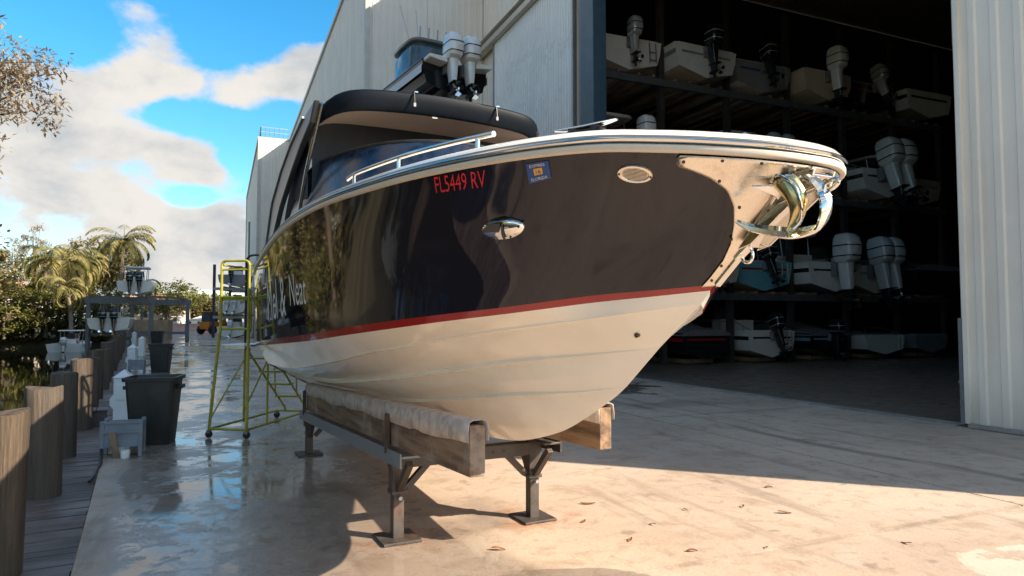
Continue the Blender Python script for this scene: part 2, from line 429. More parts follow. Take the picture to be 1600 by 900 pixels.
        film = t.math('MULTIPLY', film, t.range(t.math('ADD', k, t.math('MULTIPLY', t.math('SUBTRACT', wn2, .5), 5)), -3.0, -1.4))
        pud = t.math('MULTIPLY', t.range(t.math('ADD', t.math('MULTIPLY', wn1, .55), t.math('MULTIPLY', wn2, .45)), .515, .545), t.range(s_, 2, 8))
        edge = t.range(t.math('ADD', q, t.math('MULTIPLY', t.math('SUBTRACT', wn1, .5), .5)), .05, .35)
        film = t.math('MULTIPLY', film, edge)
        dx = t.math('SUBTRACT', t.dot(p, (1, 0, 0)), .42); dy = t.math('SUBTRACT', t.dot(p, (0, 1, 0)), 4.56)
        rr = t.math('ADD', t.math('SQRT', t.math('ADD', t.math('MULTIPLY', t.math('MULTIPLY', dx, dx), .16), t.math('MULTIPLY', t.math('MULTIPLY', dy, dy), 2.2))), t.math('MULTIPLY', t.math('SUBTRACT', wn1, .5), .35))
        spot = t.range(rr, .20, .17)
        damp = t.math('MAXIMUM', t.math('MULTIPLY', film, .8), t.math('MAXIMUM', pud, spot))
        base = t.mix(damp, base, t.mix(.5, base, (.055, .045, .042)))
        pool = t.math('MULTIPLY', film, t.range(t.math('ADD', t.math('MULTIPLY', wn1, .5), t.math('MULTIPLY', blot, .5)), .48, .54))
        shine = t.math('MAXIMUM', t.math('MULTIPLY', film, t.range(t.math('ADD', t.math('MULTIPLY', wn1, .5), t.math('MULTIPLY', mid_, .5)), .44, .53, .58, .97)), t.math('MAXIMUM', pool, pud), clamp=True)
        mr_ = t.n.new('ShaderNodeMix'); mr_.data_type = 'FLOAT'
        t.l.new(shine, mr_.inputs[0]); t.l.new(rough, mr_.inputs[2]); mr_.inputs[3].default_value = .07
        rough = mr_.outputs[0]
        hgt = t.math('MULTIPLY', t.math('ADD', t.math('MULTIPLY', fine, .6), blot), t.math('SUBTRACT', 1.0, t.math('MULTIPLY', shine, .93)))
        t.set(**{'Base_Color': base, 'Roughness': rough}); t.bump(hgt, .32, .012)
        t.b.inputs['Specular IOR Level'].default_value = .5
    else:
        t.set(Base_Color=base, Roughness=rough if not inside else t.range(blot, .3, .7, .25, .5)); t.bump(t.math('ADD', fine, blot), .25, .01)
    return t.m
M['concrete'] = concrete('yard_concrete')
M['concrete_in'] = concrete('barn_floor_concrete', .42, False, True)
M['joint'] = simple('joint_filler', (.075, .06, .05), .9, 0, .3, 5)

# ------------------------------------------------------------------ yard, slab by slab
def clip(poly, n, d):
    """keep the side with p.n >= d"""
    out = []
    for i in range(len(poly)):
        a, b_ = poly[i], poly[(i + 1) % len(poly)]
        fa, fb = a.dot(n) - d, b_.dot(n) - d
        if fa >= 0: out.append(a)
        if fa * fb < 0: out.append(a + (b_ - a) * (fa / (fa - fb)))
    return out
m = MB()
pg = [Q(-25, .0, -.02), Q(-25, 90, -.02), Q(150, 90, -.02), Q(150, 0, -.02)]
m.add(pg, [(0, 1, 2, 3)])
yard = structure(m.build('yard', M['joint']))
qd = D0.dot(QD)
tl = [-64.3, -54.3, -44.3, -34.3, -24.3, -14.3, -4.3, -.16]
sl = [-27.3 + 6 * i for i in range(26)]
g = .011
for i in range(len(sl) - 1):
    for j in range(len(tl) - 1):
        poly = [W(sl[i] + g, tl[j] + g), W(sl[i] + g, tl[j + 1] - g), W(sl[i + 1] - g, tl[j + 1] - g), W(sl[i + 1] - g, tl[j] + g)]
        poly = clip(poly, QD, qd)
        if len(poly) < 3: continue
        n = len(poly); mb = MB()
        mb.add([(p.x, p.y, 0) for p in poly] + [(p.x, p.y, -.018) for p in poly], [tuple(range(n))] + [(a, n + a, n + (a + 1) % n, (a + 1) % n) for a in range(n)])
        mb.build('slab', M['concrete'], yard)
for i in range(0, 3):            # apron round the near end of the barn
    mb = MB(); a, b_ = -27.3 + 6 * i, -27.3 + 6 * i + 6
    mb.add([W(a + g, -.15 + g, 0), W(min(b_, -7.6) - g, -.15 + g, 0), W(min(b_, -7.6) - g, 30, 0), W(a + g, 30, 0)], [(0, 1, 2, 3)])
    mb.build('slab', M['concrete'], yard)

# ------------------------------------------------------------------ canal, seawall, far bank
def water_mat():
    t = NT('canal_water'); p = t.pos()
    nz = t.noise(p, 1.2, 4, .55, stretch=(1.0, .5, 1), rot=RZQ)
    t.set(Base_Color=(.020, .020, .010, 1), Roughness=.03)
    t.b.inputs['IOR'].default_value = 1.33
    t.bump(nz, .10, .03); return t.m
M['water'] = water_mat()
structure(MB().add([Q(-60, .05, -1), Q(220, .05, -1), Q(220, -40, -1), Q(-60, -40, -1)], [(0, 1, 2, 3)]).build('canal_water', M['water']))
structure(MB().add([Q(-25, -.01, -.025), Q(150, -.01, -.025), Q(150, -.01, -1.6), Q(-25, -.01, -1.6)], [(0, 1, 2, 3)]).build('quay_face', M['seawall']))
mb = MB(); rows = []
for i in range(90):
    k = -40 + i * 2.4; row = []
    for q, z in ((-10.6, -1.7), (-11.6, -1.0), (-12.4, -.35), (-13.6, .15), (-16, .5), (-24, .9), (-40, 1.3), (-110, 2.0)):
        n_ = noise.noise((k * .15, q * .2, 3)) * .5
        row.append(Q(k, q + n_ * (1.2 if q > -14 else 3), z + n_ * .25))
    rows.append(row)
structure(mb.loft(rows).build('far_bank', M['earth'], smooth=True))
# the head of the canal, just beyond the moored boat
mb = MB(); rows = []
for i in range(12):
    q = -13 + i * 1.2; n_ = noise.noise((i * .7, 2, 5)) * .8; rows.append([Q(71.5 + n_ - .5, q, -1.7), Q(72.5 + n_, q, -1.0), Q(73.3 + n_, q, -.3), Q(75, q, -.04), Q(150, q, -.03)])
structure(mb.loft(rows).build('canal_head', M['earth'], smooth=True))
# land closing the canal far behind
structure(MB().add([(-260, 128, .02), (160, 128, .02), (160, 520, .4), (-260, 520, .4)], [(0, 1, 2, 3)]).build('far_ground', M['earth']))

# ------------------------------------------------------------------ boardwalk and pilings
def wood_mat(name, c1, c2, ang, bump=.5):
    t = NT(name); p = t.pos()
    gr = t.noise(p, 1, 6, .6, stretch=(3, 26, 8), rot=ang)
    bl = t.noise(p, .9, 4, .6)
    oi = t.n.new('ShaderNodeObjectInfo').outputs['Random']
    c = t.mix(t.range(gr, .3, .7), c1, c2)
    c = t.mix(t.math('MULTIPLY', oi, .45), c, tuple(x * .45 for x in c1))
    c = t.mix(t.math('MULTIPLY', t.range(bl, .5, .65), .4), c, tuple(x * .6 for x in c1))
    t.set(Base_Color=c, Roughness=t.range(bl, .3, .6, .38, .75)); t.bump(gr, bump, .01); return t.m
M['plank'] = wood_mat('weathered_boardwalk', (.125, .085, .068), (.215, .165, .14), RZQ)
dock = thing('boardwalk', 'narrow weathered timber boardwalk along the edge of the concrete quay', 'boardwalk', D0, RZQ)
pm = MB().box((0, 0, 0), (.86, .132, .04)).mesh('plank'); pm.materials.append(M['plank']); fix_normals(pm)
DZ = -.045
r2 = random.Random(3); far = MB(); k = -2.2; cnt = 0
while k < 62:
    dq, dz, dr = r2.uniform(-.008, .008), r2.uniform(-.004, .004), r2.uniform(-.006, .006)
    if cnt < 290:
        o = put('plank', pm, dock); o.location = (-.446 + dq, k, DZ - .02 + dz); o.rotation_euler = (r2.uniform(-.02, .02), r2.uniform(-.008, .008), dr); cnt += 1
    else: far.box((-.446 + dq, k, DZ - .02 + dz), (.86, .132, .04))
    k += .141
o = far.build('planking', M['plank'], dock); o['kind'] = 'stuff'
for q in (-.12, -.80):
    mb = MB(); mb.box((q, 30, DZ - .14), (.07, 65, .19)); mb.build('stringer', M['wood_bunk'], dock)
def pile_mat():
    t = NT('piling_timber'); p = t.pos(True)
    gr = t.noise(p, 1, 8, .7, stretch=(17, 17, .7)); bl = t.noise(p, 2.2, 6, .7, stretch=(2, 2, .6)); oi = t.n.new('ShaderNodeObjectInfo').outputs['Random']
    c = t.mix(t.range(gr, .32, .68), (.018, .013, .009), (.155, .11, .075))
    c = t.mix(t.math('MULTIPLY', t.range(bl, .48, .62), .55), c, (.075, .062, .035))
    c = t.mix(t.math('MULTIPLY', oi, .35), c, (.14, .125, .11))
    t.set(Base_Color=c, Roughness=.9); t.bump(gr, 1.0, .06); return t.m
M['pile'] = pile_mat()
pile_near = ['sunlit-topped timber piling standing closest to the boardwalk\'s bare near end', 'thick timber piling beside the bare boardwalk, next to the sunlit-topped one', 'timber piling standing in front of the low wooden step box', 'timber piling just behind the low wooden step box']
for i in range(18):
    P = Q(.31 + i * 2.36 + r2.uniform(-.12, .12), -.42 - .02 * (i % 3) - (.05 if i == 0 else 0), 0)
    mb = MB(); rows = []; rr = r2.uniform(.148, .168); top = 1.03 + r2.uniform(-.07, .06); n = 40
    lean = (r2.uniform(-.02, .02), r2.uniform(-.02, .02))
    for h in (-2.2, -1.0, -.05, .3, .6, .85, top - .015, top):
        row = []
        for j in range(n):
            w = 2 * math.pi * j / n; q_ = rr * (1 + .05 * noise.noise((math.cos(w) * 1.3 + i * 7, math.sin(w) * 1.3, h * .35)) - .05 * max(0, noise.noise((math.cos(w) * 5 + i * 3, math.sin(w) * 5, h * .5)) - .15)) * (.96 if h == top else 1)
            row.append((q_ * math.cos(w) + lean[0] * h, q_ * math.sin(w) + lean[1] * h, h + (.015 * math.sin(w * 2 + i) if h >= .9 else 0)))
        rows.append(row)
    mb.loft(rows, True, True, True)
    o = mb.build('piling', M['pile'], None, True, 0, 35); o.location = P
    if i < 4: tag(o, pile_near[i], 'piling', 'timber pilings along the quay')
    else: tag(o, 'round timber piling in the row along the quay, beyond the step box', 'piling', 'timber pilings along the quay')

# ------------------------------------------------------------------ barn
def siding(name, c, ang=.25, rough=.45, stain=.35):
    t = NT(name); p = t.pos()
    v = t.noise(p, 1.0, 5, .6, stretch=(1.6, 1.6, .12)); bl = t.noise(p, .5, 5, .6)
    cl = t.mix(t.range(bl, .3, .7), tuple(x * .93 for x in c), tuple(min(1, x * 1.05) for x in c))
    cl = t.mix(t.math('MULTIPLY', t.range(v, .53, .72), stain), cl, tuple(x * y for x, y in zip(c, (.66, .58, .48))))
    zz = t.dot(p, (0, 0, 1)); cl = t.mix(t.math('MULTIPLY', t.range(t.math('ADD', zz, t.math('MULTIPLY', v, 1.6)), 1.7, .7), .35), cl, (.22, .18, .13))
    t.set(Base_Color=cl, Roughness=t.range(bl, .3, .7, rough - .08, rough + .12)); t.bump(t.noise(p, 3, 3, .5), .08, .02); return t.m
M['siding'] = siding('beige_ribbed_siding', (.78, .69, .60), stain=.2)
M['siding_door'] = siding('pale_galvanised_door_sheet', (.76, .74, .71), rough=.3, stain=.22)
M['siding_white'] = siding('cream_white_door_sheet', (.86, .80, .70), rough=.4, stain=.3)
M['trim'] = simple('beige_metal_trim', (.50, .45, .39), .45, .1, .08, 3)
def ribbed(p0, du, dn, L, z0, z1, per=.3, dep=.03, flat=.62):
    """ribbed sheet: from p0 along du, ribs towards dn"""
    prof = []; x = 0
    while x < L - 1e-6:
        for (f, d) in ((0, 0), (flat, 0), (flat + .08, 1), (.92, 1)):
            if x + f * per <= L: prof.append((x + f * per, d * dep))
        x += per
    prof.append((L, 0))
    rows = [[p0 + du * a + dn * d + Vector((0, 0, z)) for a, d in prof] for z in (z0, z1)]
    return MB().loft(rows)
barn = thing('boat_storage_barn', 'huge beige metal-clad boat storage barn with tall open doorway', 'barn')
HB = 18.7
OUT = -ED
def wall(p0, du, dn, L, z0, z1, mat, per=.3, dep=.03, pw=3.6):
    x = 0; k = max(1, round(L / pw)); step = L / k
    for i in range(k):
        zs = [z0] + [z for z in (6.3, 12.6) if z0 + 1 < z < z1 - 1] + [z1]
        for j in range(len(zs) - 1): ribbed(p0 + du * (x + (.004 if i else 0)) + dn * (.006 * (j % 2)), du, dn, step - .004, zs[j] - (.05 if j % 2 else 0), zs[j + 1] + (.05 if j % 2 and j < len(zs) - 2 else 0), per, dep).build('wall_panel', mat, barn)
        x += step
SN = -6.6; HM = 19.8
wall(W(SN, 0), WD, OUT, -SN, .02, HM, M['siding'])
wall(W(0, 0), WD, OUT, 12.0, 14.15, HM, M['siding'])
wall(W(12.0, 0), WD, OUT, 9.95, .02, HM, M['siding'])
S2, T2 = 21.95, -5.45
wall(W(S2, T2), ED, -WD, -T2 - .03, .02, HB, M['siding'])
wall(W(S2, T2), WD, OUT, 37.2, .02, HB, M['siding'], .3, .03, 4.65)
S3, T3 = 59.2, -8.2
wall(W(S3, T3), ED, -WD, T2 - T3 - .03, .02, HB - .1, M['siding'])
wall(W(S3, T3), WD, OUT, 33.5, .02, HB - .1, M['siding'], .3, .03, 4.8)
wall(W(SN, 0), ED, -WD, 46, .02, HM, M['siding'])
# shell: lining, back, roof
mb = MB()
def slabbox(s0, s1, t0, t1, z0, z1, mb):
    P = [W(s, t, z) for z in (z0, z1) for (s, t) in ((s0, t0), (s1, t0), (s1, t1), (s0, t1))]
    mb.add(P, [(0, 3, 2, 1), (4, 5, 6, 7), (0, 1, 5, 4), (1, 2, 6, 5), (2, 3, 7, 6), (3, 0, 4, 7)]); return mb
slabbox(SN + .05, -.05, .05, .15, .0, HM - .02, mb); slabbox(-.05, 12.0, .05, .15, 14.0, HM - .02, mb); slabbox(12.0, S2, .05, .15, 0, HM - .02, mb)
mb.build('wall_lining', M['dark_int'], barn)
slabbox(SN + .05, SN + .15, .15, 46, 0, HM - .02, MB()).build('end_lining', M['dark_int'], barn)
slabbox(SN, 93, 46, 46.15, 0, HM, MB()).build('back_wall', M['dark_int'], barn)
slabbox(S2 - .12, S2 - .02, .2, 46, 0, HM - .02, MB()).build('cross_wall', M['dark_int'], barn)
mb = MB(); slabbox(SN - .3, S2, -.12, 46.3, HM + .002, HM + .2, mb); slabbox(S2 + .01, S3, T2 - .12, 46.3, HB + .002, HB + .25, mb); slabbox(S3, 93, T3 - .15, 46.3, HB - .098, HB + .15, mb)
mb.build('roof', M['trim'], barn)
# corner trims
for (s, t) in ((SN, 0), (S2, T2), (S3, T3), (S3 + 33.5, T3)):
    mb = MB(); mb.box(W(s, t, HB / 2) - ED * .03 - WD * .03, (.22, .22, HB - .1), RZW); mb.build('corner_trim', M['trim'], barn, False, .01)
# door frame, header rail, column
mb = MB(); mb.box(W(11.75, -.02, 7.0), (.5, .85, 13.98), RZW); mb.build('door_column', M['blue_col'], barn, False, .02)
mb = MB(); mb.box(W(12.35, .02, 7.0), (.34, .25, 13.9), RZW); mb.build('door_column', M['galv_grey'], barn, False, .02)
mb = MB(); mb.box(W(7.5, -.30, 14.05), (.34, 29, .26), RZW); mb.build('door_rail', M['trim'], barn, False, .02)
mb = MB(); mb.box(W(7.5, -.30, 14.25), (.55, 29, .05), RZW, ry=.25); mb.build('rail_hood', M['trim'], barn)
# sliding leaves
lf = ribbed(W(12.75, -.22), WD, OUT, 7.25, .06, 13.9, .205, .035, .5).build('door_leaf', M['siding_door'], barn); lf['label'] = 'pale galvanised ribbed sliding door leaf'
for s in (12.72, 20.03):
    MB().box(W(s, -.235, 6.98), (.09, .07, 13.84), RZW).build('leaf_edge', M['galv'], lf)
rf = ribbed(W(-5.4, -.22), WD, OUT, 5.14, .07, 13.9, .335, .03, .55).build('door_leaf', M['siding_white'], barn); rf['label'] = 'cream white ribbed sliding door leaf beside the opening'
MB().box(W(-.23, -.235, 6.98), (.10, .07, 13.82), RZW).build('leaf_edge', M['siding_white'], rf)
MB().box(W(-2.83, -.25, .045), (.05, 5.2, .07), RZW).build('bottom_guide', M['galv'], rf)
MB().box(W(-.10, -.12, .88), (.16, .07, 1.7), RZW).build('jamb_guard', M['galv_grey'], barn, False, .01)
# far doorway of the third section, its inner shade painted as a dark panel
mb = MB(); mb.box(W(S3 + 24, T3 - .03, 6.6), (.1, 9, 13.2), RZW); mb.build('doorway_shade_panel', M['leg_grey'], barn)
mb = MB(); mb.box(W(S3 + 19.3, T3 - .1, 6.7), (.28, .3, 13.4), RZW); mb.build('door_column', M['galv_grey'], barn)
# roof railing on the third section
mb = MB()
for (a, b_) in (((S3 + .1, T3 + .1), (S3 + .1, T2 - .2)), ((S3 + .1, T3 + .1), (S3 + 12, T3 + .1))):
    for z in (.65, 1.1): mb.bar(W(*a, HB + z), W(*b_, HB + z), .05, .05)
    for i in range(7): 
        p = W(*a).lerp(W(*b_), i / 6); mb.bar(p + Vector((0, 0, HB)), p + Vector((0, 0, HB + 1.1)), .05, .05)
mb.build('roof_railing', M['galv'], barn)
# barn floor
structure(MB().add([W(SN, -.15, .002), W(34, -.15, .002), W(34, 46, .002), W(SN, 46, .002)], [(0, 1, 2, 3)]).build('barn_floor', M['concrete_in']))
mb = MB(); mb.box(W(6, -.05, .006), (.34, 12, .014), RZW); mb.build('door_sill', M['seawall'], barn)
# ------------------------------------------------------------------ the speedboat on the stand
KEEL=[(-5,0,.50),(-2.5,0,.64),(0,0,.775),(.58,0,.815),(.89,0,.85),(1.17,0,.91),(1.51,0,1.01),(1.78,0,1.13),(2.05,0,1.27),(2.16,0,1.34)]
STR2=[(-5,.42,.78),(-2,.45,.92),(-.3,.45,1.02),(.72,.38,1.14),(1.34,.28,1.22),(1.85,.14,1.285),(2.16,0,1.34)]
STR1=[(-5,.70,.93),(-1.95,.76,1.06),(-.8,.75,1.15),(.56,.66,1.30),(1.55,.43,1.44),(2.1,.2,1.51),(2.44,0,1.56)]
CHIN=[(-5,.95,1.08),(-2.9,.99,1.15),(-.35,1.05,1.36),(.5,.98,1.47),(1.0,.90,1.525),(1.6,.72,1.61),(2.0,.53,1.66),(2.35,.32,1.71),(2.6,.14,1.75),(2.74,0,1.775)]
REDB=[(-5,1.11,1.34),(-3.1,1.19,1.415),(-.62,1.19,1.525),(.5,1.14,1.595),(1.17,1.03,1.645),(1.64,.87,1.69),(2.05,.64,1.735),(2.36,.35,1.785),(2.6,.18,1.81),(2.80,0,1.835)]
REDT=[(-5,1.12,1.39),(-3.1,1.20,1.47),(-.62,1.20,1.58),(.5,1.15,1.645),(1.17,1.045,1.69),(1.66,.88,1.73),(2.07,.65,1.77),(2.38,.36,1.82),(2.63,.185,1.84),(2.83,0,1.86)]
SHEER=[(-5,1.15,2.34),(-3.8,1.24,2.38),(-1.29,1.34,2.465),(.18,1.31,2.48),(1.56,1.18,2.43),(2.37,.98,2.40),(2.88,.73,2.378),(3.12,.49,2.352),(3.265,.28,2.330),(3.34,.125,2.315),(3.365,0,2.308)]
def cr(P,t):
    # catmull-rom through P, centripetal-ish by chord length
    L=[0]
    for a,b in zip(P,P[1:]): L.append(L[-1]+math.dist(a,b)**.8)
    x=min(max(t,0),1)*L[-1]
    i=0
    while i<len(P)-2 and x>L[i+1]: i+=1
    h=L[i+1]-L[i]; f=(x-L[i])/h
    def tan(k):
        if k==0: return [(P[1][j]-P[0][j])/(L[1]-L[0]) for j in range(3)]
        if k==len(P)-1: return [(P[k][j]-P[k-1][j])/(L[k]-L[k-1]) for j in range(3)]
        return [(P[k+1][j]-P[k-1][j])/(L[k+1]-L[k-1]) for j in range(3)]
    m0,m1=tan(i),tan(i+1)
    a0=2*f**3-3*f*f+1;a1=f**3-2*f*f+f;a2=-2*f**3+3*f*f;a3=f**3-f*f
    return tuple(a0*P[i][j]+a1*h*m0[j]+a2*P[i+1][j]+a3*h*m1[j] for j in range(3))
def side(t,s):
    a=cr(REDT,t);b=cr(SHEER,t)
    fl=.085*math.exp(-((t-.86)/.16)**2)+.012*math.exp(-((t-.45)/.3)**2)
    if t>.93: fl*=max(0,(1-t)/.07)
    w=math.sin(math.pi*s)*fl
    return (a[0]+(b[0]-a[0])*s, max(0,a[1]+(b[1]-a[1])*s-w), a[2]+(b[2]-a[2])*s)
BM = Vector((-.36, 5.582, 0)); RZB = R(27 - 90)      # local +X is towards the bow
boat = thing('speedboat', 'large dark-hulled speedboat with white bottom and red stripe propped on a steel stand', 'speedboat', BM, RZB)
NT_ = 84
TS = [1 - (1 - i / (NT_ - 1)) ** 1.25 for i in range(NT_)]
def mir(p, sgn): return (p[0], p[1] * sgn, p[2])
def both(rows_fn, name, mat, smooth=True, angle=35):
    mb = MB()
    for sg in (-1, 1): mb.loft([[mir(p, sg) for p in r_] for r_ in rows_fn()])
    return mb.build(name, mat, boat, smooth, 0, angle)
def bottom_rows():
    out = []
    K_ = [cr(KEEL, t) for t in TS]; A_ = [cr(STR2, t) for t in TS]; B_ = [cr(STR1, t) for t in TS]; C_ = [cr(CHIN, t) for t in TS]; D_ = [cr(REDB, t) for t in TS]
    rows = []
    for i, t in enumerate(TS):
        f = min(1, (1 - t) * 7); row = [K_[i]]
        def lerp(a, b_, x): return tuple(a[j] + (b_[j] - a[j]) * x for j in range(3))
        row.append(lerp(K_[i], A_[i], .5))
        for P, nx in ((A_[i], B_[i]), (B_[i], C_[i])):
            row.append((P[0], P[1] - .065 * f, P[2] - .003 * f)); row.append(P); row.append((P[0], P[1] - .006 * f, P[2] + .022 * f))
            row.append(lerp((P[0], P[1] - .006 * f, P[2] + .022 * f), nx, .5))
        P = C_[i]
        row += [(P[0], P[1] - .05 * f, P[2] - .002 * f), P, (P[0], P[1] + .004 * f, P[2] + .012 * f), lerp(P, D_[i], .55), D_[i]]
        rows.append(row)
    return rows
both(bottom_rows, 'hull_bottom', M['gel_white'], True, 24)
both(lambda: [[cr(REDB, t), cr(REDT, t)] for t in TS], 'boot_stripe', M['boot_red'])
NS = 14
both(lambda: [[side(t, j / NS) for j in range(NS + 1)] for t in TS], 'hull_side', M['gel_dark'], True, 60)
# transom
mb = MB()
tr = [cr(C_, 0) for C_ in (KEEL, STR2, STR1, CHIN, REDB)] + [side(0, j / 6) for j in range(7)]
poly = [mir(p, -1) for p in tr] + [p for p in tr[::-1]][:-1]
mb.add([(p[0] + .002, p[1], p[2]) for p in poly], [tuple(range(len(poly)))]); mb.build('transom', M['gel_dark'], boat)
# sheer path right round the bow
path = [mir(cr(SHEER, t), 1) for t in TS] + [mir(cr(SHEER, t), -1) for t in TS[::-1]][1:]
def plan_n(i):
    a, b_ = path[max(i - 1, 0)], path[min(i + 1, len(path) - 1)]
    dx, dy = b_[0] - a[0], b_[1] - a[1]; l_ = math.hypot(dx, dy) or 1
    return -dy / l_, dx / l_
def sweep(prof, name, mat, parent=boat, closed=True, angle=50):
    rows = []
    for i, p in enumerate(path):
        nx, ny = plan_n(i)
        rows.append([(p[0] + nx * o_, p[1] + ny * o_, p[2] + h) for o_, h in prof])
    return MB().loft(rows, closed, closed, closed).build(name, mat, parent, True, 0, angle)
sweep([(-.01, -.004), (.014, -.003), (.020, .004), (.020, .022), (.014, .027), (-.01, .028)], 'rub_rail', M['gel_cream'])
sweep([(-.01, .0285), (.010, .031), (.024, .034), (.029, .042), (.024, .050), (.012, .053), (-.01, .054)], 'rub_rail_insert', M['steel'])
sweep([(-.01, .0545), (.010, .055), (.013, .062), (.008, .066), (-.002, .078), (-.035, .095), (-.08, .106), (-.13, .110), (-.13, .05)], 'gunwale', M['gel_white'])
# foredeck
rows = []
for t in TS:
    p = cr(SHEER, t); row = []
    for f in (-1, -.93, -.6, -.3, 0, .3, .6, .93, 1):
        u = p[0] - (.10 if p[0] > 3.0 else .04) ; v = max(p[1] - .10, 0) * f
        row.append((u, v, p[2] + .09 + .02 * (1 - f * f)))
    rows.append(row)
MB().loft([r_ for r_, t in zip(rows, TS) if t > .35]).build('foredeck', M['gel_white'], boat, True)
# hull surface lookup for fittings (starboard)
def hsurf(t, s, off=0.0):
    p = Vector(side(t, s)); e_ = .004
    du = Vector(side(min(1, t + e_), s)) - Vector(side(t - e_, s)); ds = Vector(side(t, min(1, s + .02))) - Vector(side(t, max(0, s - .02)))
    n = du.cross(ds).normalized()
    if n.y < 0: n = -n
    if abs(n.y) < .2 and n.x < 0: n = -n
    p = p + n * off; return Vector((p.x, -p.y, p.z))
# bow plate (both sides)
TLO = [(0, .9905), (.089, .991), (.247, .990), (.388, .985), (.545, .975), (.687, .964), (.794, .952), (.867, .937), (.902, .926), (.930, .915), (.96, .913), (.988, .915)]
def tlo(s):
    for (a, x), (b_, y) in zip(TLO, TLO[1:]):
        if s <= b_: return x + (y - x) * (s - a) / (b_ - a)
    return TLO[-1][1]
mb = MB()
for sg in (1, -1):
    rows = []
    for j in range(49):
        s = .988 * j / 48; a = tlo(s); row = []
        for i in range(17):
            p = hsurf(a + (.9995 - a) * i / 16, s, .005); row.append((p.x, p.y * sg, p.z))
        rows.append(row)
    mb.loft(rows)
plate = mb.build('bow_plate', M['steel_plate'], boat, True, 0, 60); plate['label'] = 'brushed steel chafe plate wrapping the bow'
so = plate.modifiers.new('thick', 'SOLIDIFY'); so.thickness = .004; so.offset = 1
def stud(t, s, r_, mat, parent, name='screw', off=.010):
    p = hsurf(t, s, off); q = hsurf(t, s, off + .004); m_ = MB(); m_.tube([p, p.lerp(q, .7), q], [r_, r_ * .9, r_ * .4], 8); return m_.build(name, mat, parent, True)
for (t, s) in ((.918, .955), (.940, .972), (.964, .972), (.944, .85), (.969, .679), (.982, .432), (.992, .197), (.994, .06), (.994, .45)): stud(t, s, .007, M['rust_steel'], plate)
# stem band
pts = [(2.835 + (3.345 - 2.835) * i / 6, 1.862 + (2.294 - 1.862) * i / 6) for i in range(7)]
MB().tube([(u + .012, 0, z) for u, z in pts], .017, 8).build('stem_band', M['steel'], boat, True)
# bow eye
mb = MB(); c0 = Vector((3.02, 0, 1.99)); pts = []
for i in range(13):
    a = -.5 + i / 12 * (math.pi + 1.0); pts.append(c0 + Vector((.035 * math.sin(a) * .83 + .02 * math.cos(a), 0, -.055 * math.sin(a) * .6 + .028 * math.cos(a))))
mb.tube(pts, .0075, 8); mb.box(c0 + Vector((-.012, 0, .004)), (.012, .045, .09), ry=.95); mb.build('bow_eye', M['chrome'], boat, True)
# lettering laid on the hull
def text2d(txt, shear=0):
    cu = bpy.data.curves.new('txt', 'FONT'); cu.body = txt; cu.size = 1; cu.shear = shear; cu.resolution_u = 3
    ob = bpy.data.objects.new('txt', cu); col.objects.link(ob); bpy.context.view_layer.update()
    me = bpy.data.meshes.new_from_object(ob.evaluated_get(bpy.context.evaluated_depsgraph_get()))
    vs = [(v.co.x, v.co.y) for v in me.vertices]; fs = [tuple(p.vertices) for p in me.polygons]
    bpy.data.objects.remove(ob); bpy.data.curves.remove(cu); bpy.data.meshes.remove(me)
    x0, x1 = min(v[0] for v in vs), max(v[0] for v in vs); y0, y1 = min(v[1] for v in vs), max(v[1] for v in vs)
    return [((x - x0) / (x1 - x0), (y - y0) / (y1 - y0)) for x, y in vs], fs
def lay(vs, fs, LL, LR, UL, UR, off, name, mat, parent):
    mb = MB(); P = []
    for x, y in vs:
        t = (LL[0] * (1 - x) + LR[0] * x) * (1 - y) + (UL[0] * (1 - x) + UR[0] * x) * y
        s = (LL[1] * (1 - x) + LR[1] * x) * (1 - y) + (UL[1] * (1 - x) + UR[1] * x) * y
        P.append(hsurf(t, s, off))
    return mb.add(P, fs).build(name, mat, parent)
def grid(n=6): return [(i / n, j / n) for j in range(n + 1) for i in range(n + 1)], [(j * (n + 1) + i, j * (n + 1) + i + 1, (j + 1) * (n + 1) + i + 1, (j + 1) * (n + 1) + i) for j in range(n) for i in range(n)]
v_, f_ = text2d('FL5449 RV'); lay(v_, f_, (.748, .887), (.793, .874), (.747, .985), (.793, .972), .003, 'registration_number', M['num_red'], boat)
c4 = dict(LL=(.825, .860), LR=(.840, .879), UL=(.823, .971), UR=(.838, .976))
v_, f_ = grid(); st = lay(v_, f_, c4['LL'], c4['LR'], c4['UL'], c4['UR'], .003, 'registration_sticker', M['decal_blue'], boat); st['label'] = 'blue square registration sticker'
def sub(x0, x1, y0, y1):
    def pt(x, y): return tuple((c4['LL'][i] * (1 - x) + c4['LR'][i] * x) * (1 - y) + (c4['UL'][i] * (1 - x) + c4['UR'][i] * x) * y for i in (0, 1))
    return pt(x0, y0), pt(x1, y0), pt(x0, y1), pt(x1, y1)
lay(v_, f_, *sub(.30, .68, .36, .70), .0045, 'sticker_square', M['decal_gold'], st)
for txt, bx, mt in (('EXPIRES', (.16, .82, .78, .93), 'decal_white'), ('FLORIDA', (.14, .86, .09, .25), 'decal_white'), ('16', (.40, .60, .43, .63), 'decal_blue')):
    v_, f_ = text2d(txt); lay(v_, f_, *sub(*bx), .006, 'sticker_lettering', M[mt], st)
v_, f_ = text2d('Mel &', .25); lay(v_, f_, (.24, .21), (.378, .22), (.235, .66), (.378, .62), .003, 'boat_name', M['decal_white'], boat)
v_, f_ = text2d('Neat', .25); lay(v_, f_, (.403, .30), (.485, .27), (.403, .60), (.485, .55), .003, 'boat_name', M['decal_white'], boat)
